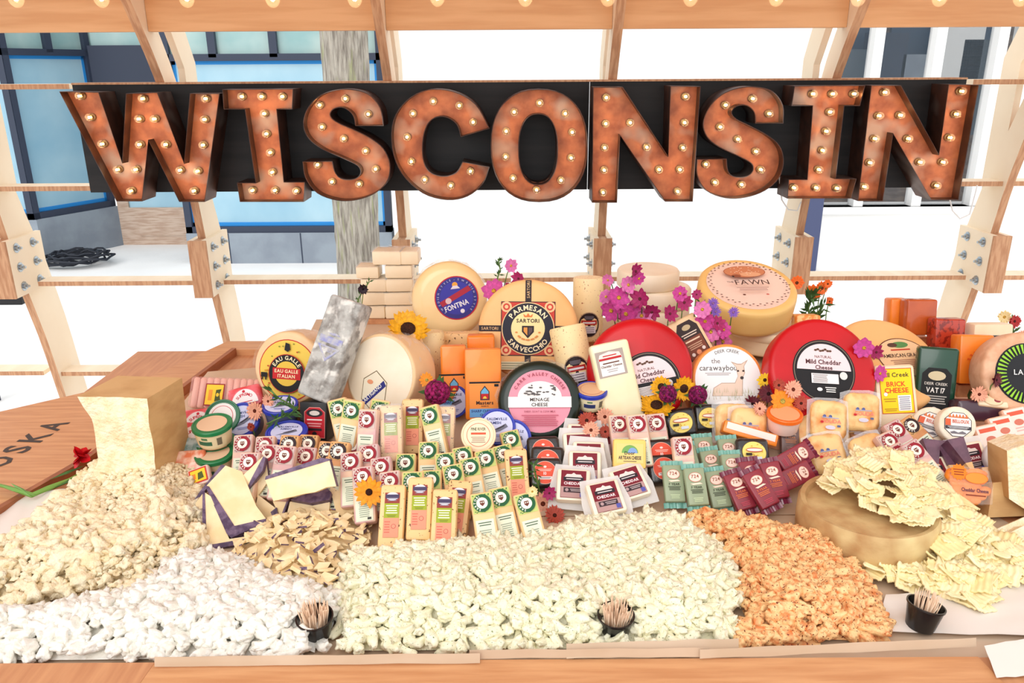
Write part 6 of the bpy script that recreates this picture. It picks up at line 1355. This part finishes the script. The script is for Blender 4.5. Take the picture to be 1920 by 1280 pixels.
KINDS = {  # petals, petal length share, width share, curl, centre share, colours, layers
 'sunflower': (18, .56, .22, .15, .42, (250, 178, 30), (74, 42, 28), 2), 'susan': (14, .66, .26, .1, .3, (252, 160, 30), (64, 30, 24), 1), 'cosmos': (9, .72, .52, .12, .24, (206, 70, 150), (236, 180, 60), 1),
 'cosmos_pale': (9, .72, .52, .12, .24, (226, 120, 180), (240, 190, 70), 1), 'cosmos_dark': (9, .72, .4, .3, .2, (168, 36, 96), (120, 50, 60), 1), 'mum_peach': (16, .7, .2, .1, .26, (240, 170, 140), (120, 50, 30), 2), 'mum_wine': (15, .72, .2, .12, .24, (104, 30, 44), (50, 20, 24), 2),
 'mum_rust': (16, .7, .22, .1, .26, (180, 70, 50), (84, 36, 24), 2), 'aster': (16, .66, .16, .1, .3, (136, 92, 190), (170, 120, 180), 1), 'marigold': (12, .7, .34, .1, .28, (250, 150, 36), (210, 190, 90), 1), 'zinnia': (12, .66, .34, .1, .3, (244, 110, 36), (120, 60, 30), 2),
 'yellow': (12, .68, .3, .1, .3, (252, 206, 50), (70, 40, 24), 1), 'cream': (12, .68, .3, .2, .3, (244, 220, 160), (230, 180, 80), 2), 'black': (12, .7, .3, .3, .3, (44, 22, 36), (30, 16, 24), 2), 'red': (12, .7, .32, .2, .28, (176, 40, 40), (90, 30, 30), 2)}
NAMES = {'sunflower': 'sunflower', 'susan': 'black_eyed_daisy', 'cosmos': 'pink_cosmos', 'cosmos_pale': 'pink_cosmos', 'cosmos_dark': 'pink_cosmos', 'mum_peach': 'peach_daisy', 'mum_wine': 'wine_daisy', 'mum_rust': 'rust_daisy', 'aster': 'purple_aster', 'marigold': 'orange_daisy', 'zinnia': 'orange_zinnia', 'yellow': 'yellow_daisy', 'cream': 'cream_flower', 'black': 'dark_scabiosa', 'red': 'red_flower'}
def flower(kind, px, py, rpx, label, group=None, face=(0, 40), Y=None, stem=(0, .02, -.05), leaves=0):
    n_, pl_, pw, cu, cc, c1, c2, lay = KINDS[kind]; y = Y or hitY(px, py); p = atY(px, py, y-.016); r = rpx*mpp(p)*(1.2 if kind.startswith('cosmos') else 1.05)
    t = thing(NAMES[kind], label, 'flower', group, Tr(p) @ Rz(face[0]) @ Rx(-face[1]))
    m = mat('petal_'+kind, c1, .5, .3, c2=tuple(min(255, int(v*.86)) for v in c1), scale=90); mc = mat('centre_'+kind, c2, .8, .2, c2=tuple(int(v*.6) for v in c2), scale=400, bump=.5, bscale=300)
    key = (kind, round(r, 3))
    if key not in PC: PC[key] = petal_mesh(r*pl_*1.25, r*pw*1.5, cu, m)
    for l_ in range(lay):
        for i in range(n_):
            a = 360*i/n_+l_*180/n_+RN.uniform(-5, 5); link('petal', PC[key], t, Ry(a) @ Tr(0, -.0012*l_, r*cc*.55) @ Rx(RN.uniform(-8, 8)+l_*6) @ Matrix.Scale(RN.uniform(.86, 1.05)*(1 if l_ == 0 else .86), 4))
    MB().ball((0, -r*.05, 0), r*cc*.75, 2, sc=(1, .45, 1)).build('centre', mc, t, True)
    Ri = t.matrix_world.to_3x3().inverted(); e = Ri @ Vector(stem)
    MB().tube([(0, .001, 0), Vector((0, .012, 0))*.5+e*.35, e], .0016, 5).build('stem', M_STEM, t, True)
    for k in range(leaves):
        b = e*(.3+.5*k/max(1, leaves)); lm = MB(); s_ = r*RN.uniform(.6, .9); a = RN.uniform(0, 6.28)
        d = Ri @ Vector((math.cos(a), -.25, math.sin(a))).normalized(); q = d.cross(Vector((0, 1, .2))).normalized()*s_*.2
        lm.add([b, b+d*s_*.4+q, b+d*s_, b+d*s_*.4-q], [(0, 1, 2, 3)]).build('leaf', M_LEAF, t)
    return t
def pompom(px, py, rpx, label, c, group=None, Y=None):
    """tight dome of tiny blooms"""
    y = Y or hitY(px, py); p = atY(px, py, y-.045); r = rpx*mpp(p); t = thing('dianthus', label, 'flower', group, Tr(p)); mb = MB(); rr = random.Random(px); n_ = 70
    m = mat('petal_dianthus_%d' % c[0], c, .6, .3, c2=tuple(int(v*.6) for v in c), scale=120, bump=.6, bscale=250)
    for i in range(n_):
        z = 1-2*(i+.5)/n_; a = i*2.39996; q = math.sqrt(1-z*z); d = Vector((q*math.cos(a), q*math.sin(a), z))
        if d.y > .5: continue
        bm = lump_bm(i % 9, r*.24, r*.24, r*.12, 2.2, .5, 1); mb.bm(bm, Tr(d*r*.8) @ d.to_track_quat('Z', 'Y').to_matrix().to_4x4())
    b_ = mb.build('bloom_cluster', m, t, True); b_['kind'] = 'stuff'
    MB().tube([(0, 0, -r*.2), (0, .01, -r*1.1), (0, .02, -r*1.6)], .002, 5).build('stem', M_STEM, t)
    for k in range(6):
        a = rr.uniform(0, 6.28); d = Vector((math.cos(a), -.1, math.sin(a)))*r*1.35; q = Vector((-math.sin(a), 0, math.cos(a)))*r*.16
        MB().add([d*.3, d*.7+q, d, d*.7-q], [(0, 1, 2, 3)]).build('leaf', M_LEAF, t)
    return t
def sprig(px, py, pts, label, n_=26, L=16, Y=None, cat='foliage', name='leafy_sprig'):
    """stem with narrow leaves along a line of photograph points"""
    y0 = Y or hitY(px, py); t = thing(name, label, cat); P = [atY(x, y, y0-.015-.004*i) for i, (x, y) in enumerate(pts)]; c0 = P[0]; t.location = c0
    MB().tube([p-c0 for p in P], .0022, 5).build('stem', M_STEM, t, True); rr = random.Random(int(px)); s = mpp(c0)
    for k in range(n_):
        u = rr.uniform(.1, 1)*(len(P)-1); i = min(int(u), len(P)-2); b = P[i].lerp(P[i+1], u-i)-c0; tg = (P[i+1]-P[i]).normalized()
        d = (tg*.6+Vector((rr.uniform(-1, 1), rr.uniform(-.5, .1), rr.uniform(-.7, 1)))).normalized()*L*s*rr.uniform(.6, 1.2); q = d.cross(Vector((0, 1, .1)))*.13
        MB().add([b, b+d*.45+q, b+d, b+d*.45-q], [(0, 1, 2, 3)]).build('leaf', M_LEAF, t)
    return t
flower('sunflower', 765, 617, 44, 'large sunflower lying on the unlabelled pepper-flecked log', None, (10, 50), Y=2.0, leaves=1)
flower('susan', 692, 922, 29, 'bright orange black-eyed daisy before the red-labelled wedges', None, (0, 20))
G = 'pink cosmos beside the fontina wheel'
for x, y, r, k in [(926, 545, 20, 'cosmos'), (962, 548, 20, 'cosmos_dark'), (958, 498, 12, 'cosmos_pale'), (972, 522, 13, 'cosmos_dark')]: flower(k, x, y, r, 'pink cosmos beside the fontina wheel, above the crested amber wheel', G, (RN.uniform(-30, 30), RN.uniform(-10, 40)), Y=2.16, stem=(-.01, .03, -.07))
sprig(935, 500, [(925, 560), (930, 530), (938, 505), (934, 485)], 'green leafy sprig rising beside the fontina wheel', 16, 13, 2.2)
G = 'pink cosmos over the partly covered red wheel'
for x, y, r, k in [(1192, 508, 14, 'cosmos_dark'), (1198, 522, 12, 'cosmos'), (1140, 525, 11, 'cosmos_pale'), (1178, 534, 15, 'cosmos_pale'), (1160, 558, 20, 'cosmos'), (1146, 582, 20, 'cosmos'), (1174, 588, 20, 'cosmos'), (1200, 560, 18, 'cosmos_dark'), (1203, 592, 17, 'cosmos_pale'), (1222, 585, 15, 'cosmos_dark'), (1190, 575, 12, 'cosmos'), (1136, 556, 12, 'cosmos_pale')]: flower(k, x, y, r, 'pink cosmos in the bouquet above the red wheel with the covered label', G, (RN.uniform(-40, 40), RN.uniform(-15, 35)), Y=2.06+RN.uniform(-.02, .02), stem=(0, .03, -.06))
G = 'pink cosmos beside the fawn wheel'
for x, y, r, k in [(1275, 550, 14, 'cosmos'), (1283, 567, 15, 'cosmos_dark'), (1256, 588, 15, 'cosmos_dark'), (1317, 580, 15, 'cosmos_pale'), (1322, 602, 16, 'cosmos'), (1333, 622, 17, 'cosmos_pale'), (1356, 618, 16, 'cosmos'), (1356, 640, 16, 'cosmos_pale'), (1345, 606, 14, 'cosmos_dark'), (1306, 552, 9, 'cosmos_dark')]: flower(k, x, y, r, 'pink cosmos in the bouquet before the fawn wheel boxes', G, (RN.uniform(-40, 40), RN.uniform(-10, 35)), Y=2.02, stem=(.0, .03, -.06))
for x, y, r in [(1337, 568, 12), (1342, 584, 12), (1375, 585, 12)]: flower('aster', x, y, r, 'small purple aster against the rim of the fawn wheel', 'purple asters', (RN.uniform(-20, 20), 15), Y=2.04, stem=(.0, .03, -.05))
sprig(1320, 640, [(1330, 660), (1325, 620), (1318, 580), (1308, 560)], 'green stems rising through the pink cosmos before the fawn wheel', 14, 14, 2.05)
pompom(820, 735, 27, 'magenta dianthus cluster between the big pale wheel and the orange blocks', (164, 20, 96), Y=1.84); flower('marigold', 800, 712, 14, 'small orange daisy behind the magenta dianthus by the pale wheel', None, (0, 20), Y=1.84, stem=(.01, .01, -.02))
pompom(1252, 738, 19, 'magenta dianthus cluster closest to the white block beside the sunflower', (150, 16, 96)); pompom(1308, 740, 20, 'magenta dianthus cluster touching the deer-label wheel', (150, 16, 96))
flower('sunflower', 1231, 760, 36, 'sunflower facing up before the black and pink oval label', None, (-10, 66), leaves=2); flower('sunflower', 1240, 725, 22, 'half-hidden sunflower behind the magenta dianthus', None, (-10, 20)); flower('sunflower', 1282, 728, 26, 'dark-centred sunflower between two magenta dianthus', None, (10, 10))
flower('yellow', 1434, 712, 15, 'small yellow daisy with a black eye at the edge of the deer-label wheel', None, (0, 10))
for k, x, y, r, lab in [('mum_wine', 1441, 738, 20, 'deep wine daisy below the small yellow one'), ('mum_peach', 1487, 730, 19, 'peach daisy against the red wheel with the visible label'), ('marigold', 1467, 752, 25, 'bright orange daisy on the orange tub lid'), ('mum_wine', 1411, 757, 17, 'wine and black daisy beside the toasted bread cheese'), ('mum_peach', 1424, 766, 14, 'small peach-pink daisy under the wine and black one'), ('mum_rust', 1502, 756, 15, 'rust pink daisy beside the oval-label pack'), ('mum_rust', 1460, 722, 14, 'rust daisy between the wine and the peach ones')]: flower(k, x, y, r, lab, None, (RN.uniform(-20, 20), 25), stem=(0, .02, -.03))
G = 'rust and peach daisies by the white cheddar file'
for k, x, y, r in [('mum_rust', 1100, 788, 18), ('mum_peach', 1134, 781, 17), ('mum_peach', 1108, 806, 17), ('mum_rust', 1135, 809, 13), ('mum_rust', 1117, 776, 13)]: flower(k, x, y, r, 'rust or peach daisy in the posy above the white cheddar file', G, (RN.uniform(-20, 20), 25))
flower('mum_peach', 1018, 944, 23, 'peach daisy with a dark eye beside the herbed curds', None, (0, 25)); flower('mum_rust', 1040, 966, 20, 'rust orange daisy lying at the edge of the herbed curds', None, (10, 50)); flower('cosmos_dark', 1030, 924, 12, 'small crimson bloom above the peach daisy beside the herbed curds', None, (0, 20)); flower('cream', 998, 921, 11, 'little white flower above the peach daisy beside the herbed curds', None, (0, 20))
sprig(1010, 890, [(1015, 935), (1008, 905), (1002, 880), (1000, 870)], 'green sprig above the peach daisy by the black waxed packs', 18, 18)
G = 'pink cosmos between the red wheel and the brick cheese'
flower('cosmos', 1620, 652, 17, 'pink cosmos resting on the upper edge of the red wheel', None, (-10, 10)); flower('cosmos', 1650, 700, 14, 'pink cosmos against the yellow brick cheese label', None, (20, 10)); flower('cosmos_dark', 1643, 660, 13, 'dark crimson cosmos against the very large tan wheel', None, (10, 10))
flower('mum_wine', 1868, 712, 15, 'dark wine daisy before the green-spoked wheel', None, (30, 10)); flower('mum_peach', 1836, 739, 16, 'peach and wine daisy on the plum slab', None, (-10, 15))
sprig(1815, 735, [(1795, 790), (1815, 750), (1838, 725), (1860, 715)], 'long green leafy stem crossing the plum slab', 12, 24)
# orange bouquet behind the fawn wheel and the one at the far end
for i, (x, y, r) in enumerate([(1494, 530, 14), (1524, 548, 15), (1541, 540, 14), (1552, 532, 9), (1555, 565, 10)]): flower('zinnia', x, y, r, 'orange zinnia in the bouquet over the marbled cheese cube', 'orange zinnias over the marbled cube', (RN.uniform(-30, 30), 10), Y=2.3, stem=(-.02, .0, -.1))
sprig(1520, 590, [(1517, 612), (1516, 580), (1520, 550)], 'bushy green stems of the orange zinnia bouquet', 44, 24, 2.3)
sprig(1535, 600, [(1520, 612), (1535, 590), (1545, 570)], 'drooping green leaves at the side of the zinnia bouquet', 18, 22, 2.3)
flower('cream', 1883, 594, 13, 'cream flower in the small posy at the back beside the printed block', None, (-10, 10), Y=2.28, stem=(.01, .0, -.08)); flower('red', 1902, 602, 13, 'red flower in the small posy at the back beside the printed block', None, (10, 10), Y=2.27, stem=(0, .0, -.08)); flower('mum_peach', 1918, 630, 13, 'peach daisy in the small posy at the back beside the printed block', None, (10, 10), Y=2.26, stem=(0, .0, -.06))
sprig(1898, 610, [(1898, 645), (1900, 615), (1898, 590)], 'green leaves of the small posy beside the printed block', 16, 16, 2.29)
flower('black', 681, 542, 10, 'nearly black flower on a thin stem before the stacked white squares', None, (0, 10), Y=2.4, stem=(-.01, .0, -.07))
sprig(675, 570, [(668, 580), (672, 560), (681, 545), (692, 528)], 'thin leafy stem carrying the nearly black flower', 12, 10, 2.41)
for x, y, r, lab in [(478, 770, 19, 'orange peach daisy facing out between the two blue lids'), (503, 752, 14, 'pale orange daisy above the blue-lidded tub'), (471, 800, 9, 'rust bud below the orange peach daisy')]: flower('mum_peach' if r > 9 else 'mum_rust', x, y, r, lab, None, (-20, 15))
sprig(530, 780, [(500, 795), (520, 785), (545, 775), (556, 765), (520, 745), (505, 728)], 'green fern-like sprig lying over the blue-lidded tubs', 46, 22)
# red gladiolus lying on the tray lip
def gladiolus():
    t = thing('red_gladiolus', 'red gladiolus stalk lying on the wooden tray lip', 'flower'); zz = FZ+.016
    P = [atZ(x, y, zz) for x, y in [(-40, 900), (10, 912), (60, 928), (90, 915), (130, 900), (168, 878)]]; c0 = P[2]; t.location = c0; s = mpp(c0)
    MB().tube([p-c0 for p in P], [.003, .004, .006, .006, .005, .003], 7).build('stem', mat('glad_stem', (120, 160, 70), .5), t, True)
    for k, (a, b, w_) in enumerate([((-10, 906), (70, 930), 6), ((20, 905), (60, 932), 5), ((90, 900), (160, 872), 6), ((100, 915), (165, 885), 5)]):
        A, B = atZ(*a, zz+.004)-c0, atZ(*b, zz+.006)-c0; q = (B-A).cross(Vector((0, 0, 1))).normalized()*w_*s
        MB().add([A, A.lerp(B, .5)+q, B, A.lerp(B, .5)-q, A.lerp(B, .5)+Vector((0, 0, .004))], [(0, 1, 4), (1, 2, 4), (2, 3, 4), (3, 0, 4)]).build('leaf', M_LEAF if k > 1 else mat('glad_leaf', (110, 158, 70), .5), t)
    c_ = atZ(150, 856, zz+.012)-c0; m = mat('petal_gladiolus', (206, 16, 28), .45, .3, c2=(170, 8, 20), scale=60); pm_ = petal_mesh(24*s*1.1, 20*s, -.2, m)
    for i in range(11): link('petal', pm_, t, Tr(c_) @ Rz(i*47) @ Rx(25+(i % 3)*24) @ Ry(i*61))
gladiolus()
